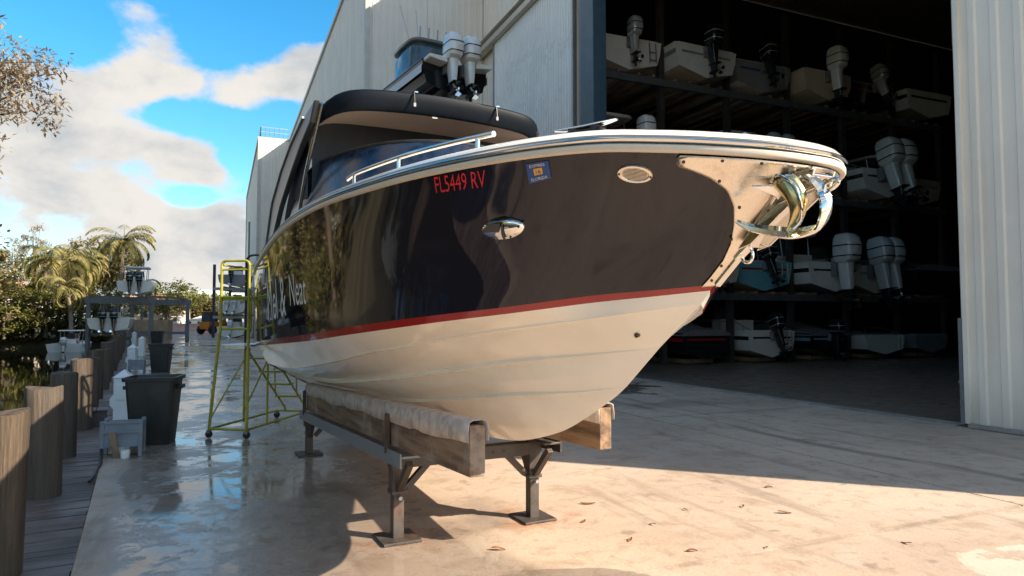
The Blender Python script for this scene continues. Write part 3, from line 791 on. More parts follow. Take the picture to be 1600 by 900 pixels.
# oval fairlead light and vent
def oval(tc_, sc_, rt, rs, prof, name, mat, parent, n=28, rot=0):
    rows = []
    for (k, off) in prof:
        rows.append([hsurf(tc_ + rt * k * math.cos(2 * math.pi * i / n), sc_ + rs * k * math.sin(2 * math.pi * i / n) - .9 * (rt * k * math.cos(2 * math.pi * i / n)), off) for i in range(n)])
    return MB().loft(rows, True, False, True).build(name, mat, parent, True, 0, 45)
ho = oval(.8065, .607, .0172, .066, [(1.0, .0), (.98, .012), (.9, .022), (.5, .030), (.1, .032)], 'hawse_fitting', M['chrome'], boat)
def ovalpiece(f, tc_, sc_, rt, rs, off, name, mat, parent):
    P = [hsurf(tc_ + rt * x, sc_ + rs * y - .9 * rt * x, off) for x, y in f]
    return MB().add(P, [tuple(range(len(P)))]).build(name, mat, parent)
ovalpiece([(-.86, .1), (-.6, .55), (-.3, .78), (-.02, .84), (-.02, -.02), (-.75, -.12)], .8065, .607, .0172, .066, .0335, 'recess', M['leg_grey'], ho)
ovalpiece([(.04, .8), (.14, .5), (.2, 0), (.28, -.45), (.36, -.8), (.24, -.82), (.12, -.4), (.06, 0)], .8065, .607, .0172, .066, .0345, 'slot', M['leg_grey'], ho)
for x, y in ((.78, .25), (.5, -.7)): stud(.8065 + .0172 * x, .607 + .066 * y, .006, M['black'], ho, 'screw', .026)
ve = oval(.8915, .878, .0108, .047, [(1.0, .0), (.97, .007), (.80, .008), (.74, .003), (.1, .003)], 'vent', M['steel_plate'], boat)
for i in range(9):
    y = -.62 + i * .155; w = .70 * math.sqrt(max(0, 1 - (y / .74) ** 2)); ovalpiece([(-w, y - .04), (w, y - .04), (w, y + .04), (-w, y + .04)], .8915, .878, .0108, .047, .0065, 'vent_slat', M['rust_steel'], ve)
for x in (-.88, .88): stud(.8915 + .0108 * x, .874 - .9 * .0108 * x, .005, M['rust_steel'], ve, 'screw', .008)
# drain plug and transducer scoop on the bottom
def lerp3(a, b_, x): return Vector(tuple(a[j] + (b_[j] - a[j]) * x for j in range(3)))
p = lerp3(cr(STR1, .965), cr(CHIN, .965), .42); p.y *= -1
MB().tube([p + Vector((0, .01, .002)), p + Vector((.004, -.010, -.004))], .012, 10).build('drain_hole', M['rust_steel'], boat, True)
kk, aa = cr(KEEL, .645), cr(STR2, .645)
rows = []
for f, w in ((-.5, .0), (-.42, .5), (-.2, 1), (.1, .9), (.35, .55), (.5, .0)):
    row = []
    for i in range(10):
        a = 2 * math.pi * i / 10; q = lerp3(cr(KEEL, .66 + f * .035), cr(STR2, .66 + f * .035), .62 + .10 * w * math.cos(a) - f * .25)
        row.append((q.x, -q.y - .008, q.z - .012 * w * abs(math.sin(a)) - .004))
    rows.append(row)
MB().loft(rows, True).build('water_scoop', M['gel_white'], boat, True, 0, 60)

# anchor and roller at the stem
PV = -.10
anc = thing('claw_anchor', 'polished steel claw anchor with inner fluke tinted as a gold reflection hanging in the bow roller', 'anchor', BM, RZB)
def band(pts, w0, w1, th, name, mat, parent, phi=lambda f: 0):
    """swept plate: pts (u,v,z); width across v, tipped by phi"""
    rows = []; n = len(pts)
    for i, p in enumerate(pts):
        a, b_ = Vector(pts[max(0, i - 1)]), Vector(pts[min(n - 1, i + 1)]); t = (b_ - a).normalized(); f = i / (n - 1)
        w = w0 + (w1 - w0) * math.sin(math.pi * min(1, f * .85 + .02)) ** .8
        wv = Vector((0, math.cos(phi(f)), math.sin(phi(f)))); wv = (wv - t * wv.dot(t)).normalized(); nn = t.cross(wv).normalized()
        p = Vector(p); sv = wv * w / 2
        rows.append([p - sv - nn * th / 2, p - sv * .5 - nn * (th / 2 + .012), p + sv * .5 - nn * (th / 2 + .012), p + sv - nn * th / 2, p + sv + nn * th / 2, p + sv * .5 + nn * (th / 2 - .012), p - sv * .5 + nn * (th / 2 - .012), p - sv + nn * th / 2])
    return MB().loft(rows, True, True, True).build(name, mat, parent, True, 0, 40)
def sm(pts, n=24):
    return [cr(pts, i / (n - 1)) for i in range(n)]
band(sm([(3.150, -.19, 2.098), (3.21, -.175, 2.066), (3.29, -.15, 2.044), (3.38, -.125, 2.026), (3.455, -.105, 2.038), (3.488, -.095, 2.09), (3.487, -.09, 2.15), (3.45, -.085, 2.205), (3.40, -.08, 2.235)], 34), .006, .062, .008, 'lower_claw', M['chrome'], anc, lambda f: R(62 - 45 * f))
UP = [(.964, .857), (.976, .868), (.984, .885), (.981, .94), (.986, .95), (.990, .905), (.996, .972), (.999, .968), (.999, .90), (.996, .755), (.991, .763), (.985, .798)]
o = MB().prism(UP, lambda a, b_, d: hsurf(a, b_, d), .030, .042).build('upper_claw', M['chrome'], anc, False, .003)
MB().prism([(.986, .79), (.995, .75), (.998, .60), (.992, .62)], lambda a, b_, d: hsurf(a, b_, d), .018, .030).build('roller_cheek', M['steel'], anc, False, .003)
rows = []
for i in range(13):
    f = i / 12; z = 2.228 - f * .185; uc = 3.352 + .052 * math.sin(f * math.pi * .9) - .012 * f; w = .052 * (1 - .5 * f) + .006
    rows.append([(uc + w * x * .9, -.185 + .040 * x * x + .045 * f, z + .014 * x) for x in [j / 4 - 1 for j in range(9)]])
o = MB().loft(rows).build('inner_fluke', M['gold_reflection'], anc, True, 0, 60); sfy = o.modifiers.new('t', 'SOLIDIFY'); sfy.thickness = .010
MB().tube(sm([(3.305, -.16, 2.232), (3.36, -.19, 2.245), (3.415, -.175, 2.205), (3.432, -.155, 2.14), (3.415, -.13, 2.075), (3.37, -.125, 2.040)], 18), .006, 8).build('fluke_rim', M['chrome'], anc, True)
MB().bar((3.02, -.02, 2.15), (3.44, -.07, 2.215), .035, .05).build('shank', M['steel'], anc, False, .006)
mb = MB(); c0 = Vector((3.50, -.08, 2.192)); mb.tube([c0 + Vector((.036 * math.cos(a), .0, .017 * math.sin(a) + .008 * math.cos(a))) for a in [2 * math.pi * i / 16 for i in range(16)]], .008, 8, closed=True); mb.build('shackle', M['chrome'], anc, True)
# stem channel the anchor lives in
rl = MB()
for sg in (-1, 1):
    rl.prism([(3.03, 2.00), (3.10, 2.015), (3.40, 2.215), (3.42, 2.27), (3.33, 2.275), (3.17, 2.15)], lambda a, b_, d: (a, d, b_), sg * .05, sg * .062)
rl.bar((3.04, 0, 2.015), (3.41, 0, 2.255), .11, .012)
rl.build('anchor_roller', M['steel'], boat, False, .003)
# bow light on deck
MB().lathe([(.0, .0), (.04, .0), (.035, .012), (.015, .03), (0, .033)], (3.12, -.10, 2.445), 14).build('bow_light', M['chrome'], boat, True)

# deck fittings
def cleat(name, c, rz, L):
    m_ = Matrix.Translation(c) @ Matrix.Rotation(rz, 4, 'Z'); mb = MB()
    rows = []
    for i in range(13):
        x = -1 + i / 6; w = .016 * (1 - .55 * abs(x) ** 3) ; z = .026 + .008 * abs(x) ** 2
        rows.append([m_ @ Vector((x * L / 2, w * math.cos(a) * 1.6, z + w * .55 * math.sin(a))) for a in [2 * math.pi * j / 10 for j in range(10)]])
    mb.loft(rows, True, True, True)
    o = mb.build(name, M['chrome'], boat, True, 0, 60)
    mb = MB(); mb.add(*(lambda b__: (b__.v, b__.f))(MB().tube([m_ @ Vector((-L * .2, 0, 0)), m_ @ Vector((-L * .12, 0, .026))], [.03, .018], 10).tube([m_ @ Vector((L * .2, 0, 0)), m_ @ Vector((L * .12, 0, .026))], [.03, .018], 10).box(m_ @ Vector((0, 0, .006)), (L * .55, .05, .012), rz)))
    mb.build('cleat_foot', M['black'], o, True); return o
cleat('cleat', (2.78, -.665, 2.487), .46, .30)
cleat('cleat', (2.78, .665, 2.487), -.46, .30)
cleat('cleat', (-.95, -1.24, 2.575), .0, .22)
for sg in (-1, 1):
    rp = [(.50, 1.13, 2.675), (.62, 1.115, 2.688), (1.0, 1.08, 2.670), (1.52, 1.02, 2.638), (1.95, .93, 2.612), (2.26, .845, 2.592)]
    rp = [(a, sg * b_, c_) for a, b_, c_ in rp]
    hr = MB().tube(sm(rp, 26), .0145, 10).build('hand_rail', M['steel'], boat, True)
    for k in (.09, .50, .93):
        a = cr(rp, k); MB().tube([(a[0], a[1], a[2]), (a[0], a[1], a[2] - .17)], .014, 8).build('rail_post', M['steel'], hr, True)
# windshield
plan = [(-2.3, 1.16), (-1.7, 1.14), (-1.1, 1.08), (-.55, .93), (-.1, .66), (.12, .35), (.2, 0)]
full = [(u, -v, 0) for u, v in plan] + [(u, v, 0) for u, v in plan[::-1]][1:]
rows = [[], [], [], [], []]
for i in range(49):
    p = cr(full, i / 48); e_ = min(1, (p[0] + 2.35) / 1.25)
    h = .64 * (1 - (1 - max(0, e_)) ** 2.2) + .02
    base = 2.56
    for j in range(5):
        f = j / 4; inw = 1 - .12 * f * (h / .66)
        rows[j].append((p[0] - .52 * f * h, p[1] * inw, base + h * f))
ws = MB().loft(rows).build('windshield', M['glass_dark'], boat, True, 0, 60)
MB().tube([r_ for r_ in rows[4]], .014, 6).build('windshield_frame', M['black'], ws, True)
MB().tube([(a, b_, c_ + .005) for a, b_, c_ in rows[0]], .022, 6).build('windshield_gasket', M['black'], ws, True)
# hardtop
vs = [-1.10 + 2.2 * i / 40 for i in range(41)]
def hv(v): return v * 1.03 + .07
def top_row(v):
    a = abs(v) / 1.10; zt = 3.775 - .06 * a ** 2 - .13 * a ** 12; uf = -.62 - .30 * a ** 9 - .05 * a * a; ub = -3.0 + .3 * a ** 6; th = .185 * (1 - .35 * a ** 10)
    return zt, uf, ub, th
rows, hl, sk = [], [], []
for v in vs:
    zt, uf, ub, th = top_row(v)
    um = (uf + ub) / 2
    rows.append([(ub, v, zt - .14), (ub + .02, v, zt - .03), (um, v, zt + .025), (uf - .2, v, zt + .012), (uf - .03, v, zt), (uf - .008, v, zt - .008), (uf, v, zt - .03), (uf - .015, v, zt - th * .5), (uf - .045, v, zt - th * .94), (uf - .06, v, zt - th), (uf - .08, v, zt - th + .002)])
    hl.append([(uf - .08, v * .985, zt - th + .002), (uf - .13, v * .97, zt - th + .012), (uf - .20, v * .96, zt - th + .04), (uf - .34, v * .955, zt - th + .065), (um, v * .955, zt - th + .075), (ub, v * .97, zt - .14)])
rows = [[(p[0], hv(p[1]), p[2]) for p in r_] for r_ in rows]; hl = [[(p[0], hv(p[1]), p[2]) for p in r_] for r_ in hl]
MB().loft(rows).build('hardtop', M['navy_top'], boat, True, 0, 50)
MB().loft(hl).build('headliner', M['headliner'], boat, True, 0, 60)
for sg in (-1, 1):
    P = [(-.78, 3.62), (-1.3, 3.60), (-2.0, 3.50), (-2.6, 3.34), (-3.2, 3.08), (-3.75, 2.50), (-3.35, 2.50), (-3.0, 2.70), (-2.55, 2.94), (-2.0, 3.16), (-1.4, 3.36), (-.95, 3.46)]
    lg = MB().prism(P, lambda a, b_, d: (a, d - sg * .05 * max(0, b_ - 2.9), b_), sg * 1.11, sg * 1.165).build('arch_leg', M['leg_grey'], boat, False, .012)
    MB().tube([(a, sg * (1.17 - .05 * max(0, b_ - 2.9)), b_) for a, b_ in P[1:6]], .012, 6).build('arch_trim', M['galv'], lg, True)
    P2 = [(-.95, 3.52), (-1.5, 3.40), (-2.0, 3.2), (-2.5, 2.96), (-2.9, 2.62), (-2.1, 2.56), (-1.45, 2.95), (-1.0, 3.42)]
    MB().tube([(-.80, sg * 1.06, 3.60), (-1.35, sg * 1.09, 3.1), (-1.75, sg * 1.11, 2.6)], .018, 8).build('arch_strut', M['steel'], lg, True)
# canvas curtain closing the cockpit behind the windshield
rows = []
for i in range(21):
    v = -1.03 + 2.06 * i / 20; zt, uf, ub, th = top_row(v); z1 = zt - th + .075
    rows.append([(-1.48 + .08 * (v * v) + .05 * math.sin(j * 1.7 + v * 3) * .3, v, 2.55 + (z1 - 2.55) * j / 6) for j in range(7)])
MB().loft(rows).build('cockpit_curtain', M['navy_canvas'], boat, True)
for sg in (-1, 1):
    rows = [[(-1.48 - 1.9 * j / 6, sg * (1.05 + .02 * math.sin(j)), z) for z in (2.55, 2.9 if j < 5 else 2.7, 3.52 - .10 * j * j * .25)] for j in range(6)]
    MB().loft(rows).build('side_curtain', M['navy_canvas'], boat, True)
for v in (-.28, .55):
    zt, uf, ub, th = top_row(v)
    s_ = MB().bar((uf + .012, v, zt - .015), (uf + .030, v, zt - .115), .022, .006).build('strap', M['black'], boat)
    MB().box((uf + .034, v, zt - .13), (.010, .022, .034)).build('strap_buckle', M['galv_grey'], s_)
    MB().box((uf - .02, v + .03, zt + .006), (.02, .03, .012)).build('strap_hook', M['chrome'], s_)
MB().box((-.70, -.05, 3.584), (.02, .05, .016)).build('courtesy_light', M['decal_white'], boat)

# ------------------------------------------------------------------ stand
def bunk_mat():
    t = NT('old_bunk_timber'); p = t.pos(True)
    gr = t.noise(p, 1, 6, .62, stretch=(1.2, 14, 14)); bl = t.noise(p, 2.2, 5, .6)
    c = t.mix(t.range(gr, .3, .7), (.085, .052, .034), (.29, .185, .115)); c = t.mix(t.math('MULTIPLY', t.range(bl, .5, .62), .6), c, (.33, .27, .22))
    t.set(Base_Color=c, Roughness=.85); t.bump(gr, .7, .015); return t.m
M['bunk'] = bunk_mat()
stand = thing('boat_stand', 'rusty steel boat stand with two carpeted timber bunks', 'boat stand', BM, RZB)
def bz(u): return 1.035 + .0424 * u
for sg, u1 in ((-1, 1.53), (1, 1.10)):
    mb = MB(); rows = []; n = 40; v0, v1 = sg * .6 - .05, sg * .6 + .05
    mb.loft([[(u, v0, bz(u) - .31), (u, v1, bz(u) - .31), (u, v1, bz(u) - .012), (u, v0, bz(u) - .012)] for u in (-3.62, -2, 0, u1)], True, True, True)
    bk = mb.build('bunk', M['bunk'], stand, False, .006)
    rows = []; rc = random.Random(5)
    for i in range(n):
        u = -3.63 + (u1 + .012 + 3.63) * i / (n - 1)
        dl = .125 + .03 * noise.noise((u * 1.7, sg * 3, 0)) + .012 * noise.noise((u * 9, sg, 1)) ; dr = .10 + .035 * noise.noise((u * 1.9, 7 + sg, 0))
        wv = .0015 * noise.noise((u * 5, 0, 2))
        rows.append([(u, v0 - .012 + wv, bz(u) - dl), (u, v0 - .013 + wv, bz(u) - .05), (u, v0 - .006, bz(u) + .006), (u, v0 + .02, bz(u) + .017 + wv), (u, v1 - .02, bz(u) + .017 + wv), (u, v1 + .006, bz(u) + .006), (u, v1 + .013, bz(u) - .05), (u, v1 + .012 + wv, bz(u) - dr)])
    cp = MB().loft(rows).build('bunk_carpet', M['carpet'], bk, True, 0, 80); cs = cp.modifiers.new('t', 'SOLIDIFY'); cs.thickness = .005; cs.offset = 1
    # end flap of carpet
    if False: MB().add([(u1 + .013, v0 - .01, bz(u1) + .012), (u1 + .013, v1 + .01, bz(u1) + .012), (u1 + .015, v1 + .012, bz(u1) - .10), (u1 + .013, (v0 + v1) / 2, bz(u1) - .03), (u1 + .015, v0 - .012, bz(u1) - .09)], [(0, 1, 2, 3, 4)]).build('carpet_flap', M['carpet'], bk)
    # angle-iron shelf under the bunk
    mb = MB(); so_ = sg * .6
    mb.bar((-3.9, so_ - sg * .0, bz(-3.9) - .36), (.34, so_, bz(.34) - .36), .15, .018)
    mb.bar((-3.9, so_ + sg * .082, bz(-3.9) - .385), (.34, so_ + sg * .082, bz(.34) - .385), .014, .11)
    mb.build('side_beam', M['galv_grey'] if sg < 0 else M['rust_steel'], stand, False, .003)
    for u in (-3.62, -.05):
        z = bz(u); MB().box((u, so_ + sg * .068, z - .215), (.11, .012, .30)).box((u + .05, so_ + sg * .085, z - .215), (.012, .045, .30)).build('upright_bracket', M['rust_steel'], stand, False, .003)
        for zz in (-.12, -.27): MB().tube([(u, so_ + sg * .07, z + zz), (u, so_ + sg * .088, z + zz)], .013, 6).build('bolt', M['rust_steel'], stand)
    for u in (-3.7, .0):
        zt = bz(u) - .37; v = so_
        ps = MB().box((u, v, zt / 2 + .18), (.112, .112, zt - .36)).build('post', M['rust_steel'], stand, False, .006)
        MB().box((u, v, .19), (.086, .086, .36)).build('post_leg', M['rust_steel'], ps, False, .005)
        MB().box((u, v, .37), (.126, .126, .03)).build('post_collar', M['rust_steel'], ps, False, .004)
        MB().tube([(u + .06, v, .33), (u + .09, v, .33)], .016, 6).build('pin', M['galv'], ps)
        MB().box((u, v, .012), (.32, .30, .02)).build('base_plate', M['rust_steel'], ps, False, .003)
        MB().bar((u, v - sg * .07, zt - .28), (u, v - sg * .31, zt - .04), .05, .05).build('brace', M['rust_steel'], ps, False, .004)
        MB().bar((u + (.06 if u > -1 else .06), v, zt - .27), (u + .30, v, zt - .03), .05, .05).build('brace', M['rust_steel'], ps, False, .004)
        MB().bar((u - .06, v, zt - .27), (u - .22, v, zt - .03), .05, .05).build('brace', M['rust_steel'], ps, False, .004)
for u in (-3.7, .0):
    z = bz(u) - .43; MB().box((u, 0, z), (.11, 1.33, .11)).build('cross_beam', M['rust_steel'], stand, False, .006)
    for v in (-.35, -.28, -.21, .2, .3): MB().tube([(u + .055, v, z), (u + .058, v, z)], .014, 8).build('bolt_hole', M['black'], stand)

# ------------------------------------------------------------------ rolling ladder
lad = thing('rolling_ladder', 'yellow rolling warehouse ladder with guard rails and castors beside the boat', 'ladder', (-4.39, 9.78, 0), R(-8))
Y = M['ladder_yellow']
def rail(pts, r_=.022, name='frame_tube', mat=Y): return MB().tube(pts, r_ * .8, 8).build(name, mat, lad, True)
def hoop(x0, x1, y, z0, z1, rc=.07):
    P = [(x0, y, z0), (x0, y, z1 - rc)]
    P += [(x0 + rc - rc * math.cos(a), y, z1 - rc + rc * math.sin(a)) for a in (.4, .8, 1.2, 1.57)]
    P += [(x1 - rc + rc * math.sin(a), y, z1 - rc + rc * math.cos(a)) for a in (0, .4, .8, 1.2)]
    return P + [(x1, y, z1 - rc), (x1, y, z0)]
rail(hoop(.17, .60, 0, 1.62, 2.56), .024, 'guard_hoop')
rail([(.02, 0, .13), (.13, 0, 1.25), (.17, 0, 1.62)], .027, 'leg'); rail([(.60, 0, .13), (.60, 0, 1.62)], .027, 'leg')
for z in (2.43, 2.03): rail([(.17, 0, z), (.60, 0, z)], .018, 'guard_bar')
rail(hoop(.15, .62, .02, 1.56, 2.00, .04), .022, 'guard_hoop'); rail([(.15, .02, 1.57), (.62, .02, 1.57)], .024, 'guard_bar')
rail(hoop(.20, .60, .62, 1.35, 2.70, .10), .020, 'handle_hoop', M['black'])
for x in (.17, .60):
    for z in (2.50, 2.02): rail([(x, 0, z), (x, .62, z)], .018, 'guard_bar')
rail([(.62, .02, 2.0), (.78, .25, 1.95), (.80, .42, 1.62), (.62, .5, 1.42)], .016, 'side_loop')
MB().box((.40, .30, 1.33), (.46, .60, .03)).build('platform', M['ladder_step'], lad, False, .005)
MB().box((.42, -.02, 1.31), (.30, .06, .06)).build('platform_lip', M['ladder_step'], lad, False, .005)
for x in (.20, .58):
    rail([(x, .58, 1.33), (x, 1.95, .20), (x, 1.98, .13)], .022, 'stringer'); rail([(x, .62, 1.33), (x, .62, .14)], .02, 'leg')
    rail([(x, .60, 2.3), (x, 1.25, 1.55), (x, 1.55, 1.2), (x, 1.6, .5)], .016, 'stair_rail')
for i in range(4):
    f = (i + 1) / 5; MB().box((.39, .58 + 1.37 * f, 1.33 - 1.13 * f), (.38, .19, .03)).build('step', Y, lad, False, .004)
for p, q in (((.02, 0, .13), (.60, 0, .13)), ((.02, 0, .13), (.02, 2.02, .13)), ((.60, 0, .13), (.60, 2.02, .13)), ((.02, 2.02, .13), (.60, 2.02, .13)), ((.05, 0, .30), (.50, .25, 1.28)), ((.20, .62, .3), (.58, .62, 1.1))):
    rail([p, q], .024 if p[2] < .2 else .015, 'base_bar' if p[2] < .2 else 'brace')
for x, y in ((.02, 0), (.60, 0), (.02, 2.02), (.60, 2.02)):
    cs_ = MB().box((x, y, .095), (.05, .05, .05)).build('castor', M['galv_grey'], lad)
    MB().lathe([(.0, -.016), (.05, -.016), (.055, 0), (.05, .016), (0, .016)], (x, y, .056), 14, 'y').build('castor_wheel', M['rubber'], cs_, True)

# ------------------------------------------------------------------ quay clutter
def bin_(loc, rz, label, h=.92, w=.66):
    t_ = thing('trash_bin', label, 'trash bin', loc, rz, 'charcoal bins along the quay')
    def ring(k, z, d=1): return [(x * k * w / 2, y * k * w / 2 * .95, z) for x, y in ((-.86, -1), (.86, -1), (.97, -.93), (1, -.8), (1, .8), (.97, .93), (.86, 1), (-.86, 1), (-.97, .93), (-1, .8), (-1, -.8), (-.97, -.93))]
    MB().loft([ring(.72, .0), ring(.735, .02), ring(.93, h * .93), ring(.93, h * .95)], True, True, False).build('bin_body', M['bin'], t_, True, 0, 30)
    MB().loft([ring(.95, h * .94), ring(1.03, h * .945), ring(1.04, h), ring(.97, h), ring(.91, h * .93), ring(.72, .05)], True, False, True).build('bin_rim', M['bin'], t_, True, 0, 30)
    for sg in (-1, 1): MB().box((sg * w * .52, 0, h * .84), (.06, .22, .05)).build('bin_handle', M['bin'], t_, False, .01)
    return t_
bin_((-4.98, 9.42, 0), R(14), 'tall charcoal plastic bin next to the grey tub on the quay')
bin_((-11.55, 22.2, 0), R(14), 'charcoal plastic bin farther along the quay behind the first', .92, .66)
bin_((-23.8, 45.2, 0), R(14), 'small distant charcoal bin by the farthest white pedestal', .95, .75)
def tub(loc, rz, label):
    t_ = thing('plastic_tub', label, 'tub', loc, rz, 'grey tubs on the quay'); w, d, h = .46, .32, .45; G_ = M['cart_grey']
    MB().box((0, -d / 2 + .02, .275), (w - .05, .025, .30)).build('front_panel', G_, t_, False, .004)
    MB().box((0, d / 2 - .02, .275), (w - .05, .025, .30)).build('back_panel', G_, t_, False, .004)
    for sg in (-1, 1): MB().box((sg * (w / 2 - .02), 0, .275), (.025, d - .05, .30)).build('side_panel', G_, t_, False, .004)
    MB().box((0, 0, .135), (w - .06, d - .06, .02)).build('floor_panel', G_, t_)
    for z in (.43, .31): MB().box((0, -d / 2 + .003, z), (w - .02, .02, .035)).build('rib', G_, t_, False, .004)
    for x in (-1, 1):
        for y in (-1, 1): MB().box((x * (w / 2 - .02), y * (d / 2 - .02), h / 2), (.05, .05, h)).build('corner_post', G_, t_, False, .008)
    return t_
tub((-4.90, 8.55, 0), R(22), 'grey blue plastic tub on legs in front of the tall bin')
tub((-11.95, 21.5, 0), R(22), 'grey plastic tub beside the second bin along the quay')
o = MB().box((0, 0, .16), (.075, .02, .34), 0, .18, -.16).build('board_offcut', M['wood_bunk']); o.location = (-4.88, 8.33, 0); o.rotation_euler = (0, 0, R(22)); tag(o, 'short grey board leaning on the front of the grey tub', 'board')
o = MB().lathe([(0, 0), (.05, 0), (.055, .09), (.05, .10), (0, .10)], (0, 0, .002), 14).build('paint_tin', M['decal_white'], None, True); o.location = (-4.76, 8.36, 0); tag(o, 'small white tin under the grey tub', 'tin')
def pedestal(loc, rz, label, h=.9):
    t_ = thing('dock_pedestal', label, 'pedestal', loc, rz, 'white dock power pedestals'); w = .235
    MB().box((0, 0, h * .43), (w, w, h * .86)).build('pedestal_body', M['ped_white'], t_, False, .008)
    MB().add([(-w * .56, -w * .56, h * .86), (w * .56, -w * .56, h * .86), (w * .56, w * .56, h * .86), (-w * .56, w * .56, h * .86), (0, 0, h)], [(0, 3, 2, 1), (0, 1, 4), (1, 2, 4), (2, 3, 4), (3, 0, 4)]).build('pedestal_cap', M['ped_white'], t_)
    MB().box((0, -w / 2 - .008, h * .60), (w * .62, .018, h * .27)).build('cover_plate', M['ped_white'], t_, False, .005)
    MB().prism([(-w / 2, h * .28), (-w / 2, h * .58), (-w / 2 - .07, h * .48), (-w / 2 - .07, h * .36)], lambda a, b_, d: (a, d, b_), -.07, .07).build('socket_hood', M['ped_white'], t_, False, .006)
    MB().box((0, 0, .01), (w * 1.25, w * 1.25, .02)).build('foot_plate', M['galv'], t_)
    return t_
pedestal((-6.30, 10.98, 0), R(10), 'white dock power pedestal standing behind the grey tub and tall bin')
pedestal((-12.55, 22.3, 0), R(10), 'white dock power pedestal beside the second bin')
pedestal((-17.3, 31.5, 0), R(10), 'white dock power pedestal between the second bin and the distant bin', .95)
pedestal((-25.0, 44.6, 0), R(10), 'white dock power pedestal beside the distant small bin', .95)
t_ = thing('step_box', 'low wooden step box on the boardwalk beside the white pedestal', 'step box', (-7.02, 11.28, DZ + .0), RZQ)
for i in range(3): MB().box((-.17 + i * .17, 0, .245), (.16, .46, .03)).build('plank', M['plank'], t_, False, .004)
for y in (-.2, .2): MB().box((0, y, .115), (.46, .03, .226)).build('side_board', M['plank'], t_, False, .004)
for x in (-.21, .21): MB().box((x, 0, .115), (.03, .37, .224)).build('end_board', M['plank'], t_, False, .004)
o = MB().tube(sm([(-5.12, 8.62, .16), (-5.10, 8.45, .17), (-5.02, 8.30, .10), (-4.83, 7.98, .02), (-4.66, 7.62, .018), (-4.50, 7.32, .018), (-4.46, 7.18, -.005)], 30), .018, 8).build('water_hose', M['black'], None, True); tag(o, 'black hose hanging over the quay edge by the grey tub', 'hose')
t_ = thing('hose_bib', 'white pipe elbow standing at the quay edge by the hose', 'pipe', (-5.12, 8.66, DZ))
MB().tube([(0, 0, 0), (0, 0, .17), (.01, -.03, .205), (.015, -.07, .21)], .024, 10).build('pipe', M['decal_white'], t_, True); MB().lathe([(0, 0), (.032, 0), (.032, .03), (0, .03)], (0, 0, .1), 10).build('pipe_collar', M['decal_white'], t_, True)
# dead leaves and scraps on the concrete
lm = []
for kf in range(4):
    mb = MB(); n = 7; rows = []; L = .055 + .012 * kf; rl_ = random.Random(kf)
    for i in range(n):
        x = i / (n - 1); w = L * .30 * math.sin(math.pi * min(.98, x + .02)) ** .8
        c_ = .012 * math.sin(x * 3 + kf); rows.append([(x * L * 1.6 - L * .8, -w, c_ + .010), (x * L * 1.6 - L * .8, 0, c_ + .002 + .001 * kf), (x * L * 1.6 - L * .8, w, c_ + .012)])
    mb.loft(rows); me = mb.mesh('leaf'); me.materials.append(M['leaf_litter']); zmin = min(v.co.z for v in me.vertices)
    for v in me.vertices: v.co.z += .002 - zmin
    lm.append(me)
for i, (x, y) in enumerate(((1.32, 5.02), (1.17, 5.67), (.91, 5.27), (.70, 6.3), (1.55, 6.1), (2.1, 6.2), (2.4, 6.0), (.25, 6.9), (1.9, 5.1), (-.1, 5.05), (3.0, 5.2), (.6, 5.75), (2.6, 6.9))):
    o = put('dead_leaf', lm[i % 4]); o.location = (x, y, 0); o.rotation_euler = (0, 0, i * 2.1); o.scale = (.62, .62, .62) if i % 3 else (.95, .9, .9)
    tag(o, 'dry brown fallen leaf lying on the sunlit concrete', 'leaf', 'dead leaves on the concrete')
# ------------------------------------------------------------------ smaller boats
def sb_hull_rows(L, B, D, tr_open=True):
    """local: stern at y=0, bow at +y, keel z=0"""
    rows = []
    for i in range(15):
        f = i / 14; y = f * L
        wb = B / 2 * (1 - max(0, (f - .45) / .55) ** 2.3); wc = wb * .86 * (1 - .25 * max(0, f - .5))
        kz = .02 + D * .78 * max(0, (f - .62) / .38) ** 2.2; ch = .30 + (D * .5) * max(0, (f - .3) / .7) ** 2; sh = D * (1 + .16 * f * f)
        if i == 14: wb = wc = .02; kz = sh * .9; ch = sh * .93
        rows.append([(0, y, kz), (wc * .55, y, kz + (ch - kz) * .55), (wc, y, ch), (wc + .02, y, ch + .02), (wb * .97, y, (ch + sh) / 2), (wb, y, sh - .06), (wb + .025, y, sh - .04), (wb + .02, y, sh), (wb * .86, y, sh + .01)])
    return rows
MESH = {}
def cached(key, fn):
    if key not in MESH: MESH[key] = fn()
    return MESH[key]
def mk(mbf, mat, smooth=True, ang=35):
    me = mbf.mesh('part'); fix_normals(me); me.materials.append(mat)
    if smooth:
        for p in me.polygons: p.use_smooth = True
        me.set_sharp_from_angle(angle=R(ang))
    return me
def half2(rows, sl):
    mb = MB()
    for sg in (-1, 1): mb.loft([[(p[0] * sg, p[1], p[2]) for p in r_[sl]] for r_ in rows])
    return mb
LB, BB, DB = 7.4, 2.5, 1.12
HR = sb_hull_rows(LB, BB, DB)
def transom_mb():
    r0 = HR[0]; poly = [(-p[0], p[1], p[2]) for p in r0] + [p for p in r0[::-1]][:-1]
    P = [(p[0], p[1] + .001, p[2]) for p in poly]
    return MB().add(P, [tuple(range(len(P)))])
def rr_ring(w, d, z, y0, n=16, e=.45):
    out = []
    for i in range(n):
        a = 2 * math.pi * i / n; c_, s_ = math.cos(a), math.sin(a)
        out.append((w / 2 * math.copysign(abs(c_) ** e, c_), y0 + d / 2 * math.copysign(abs(s_) ** e, s_), z))
    return out
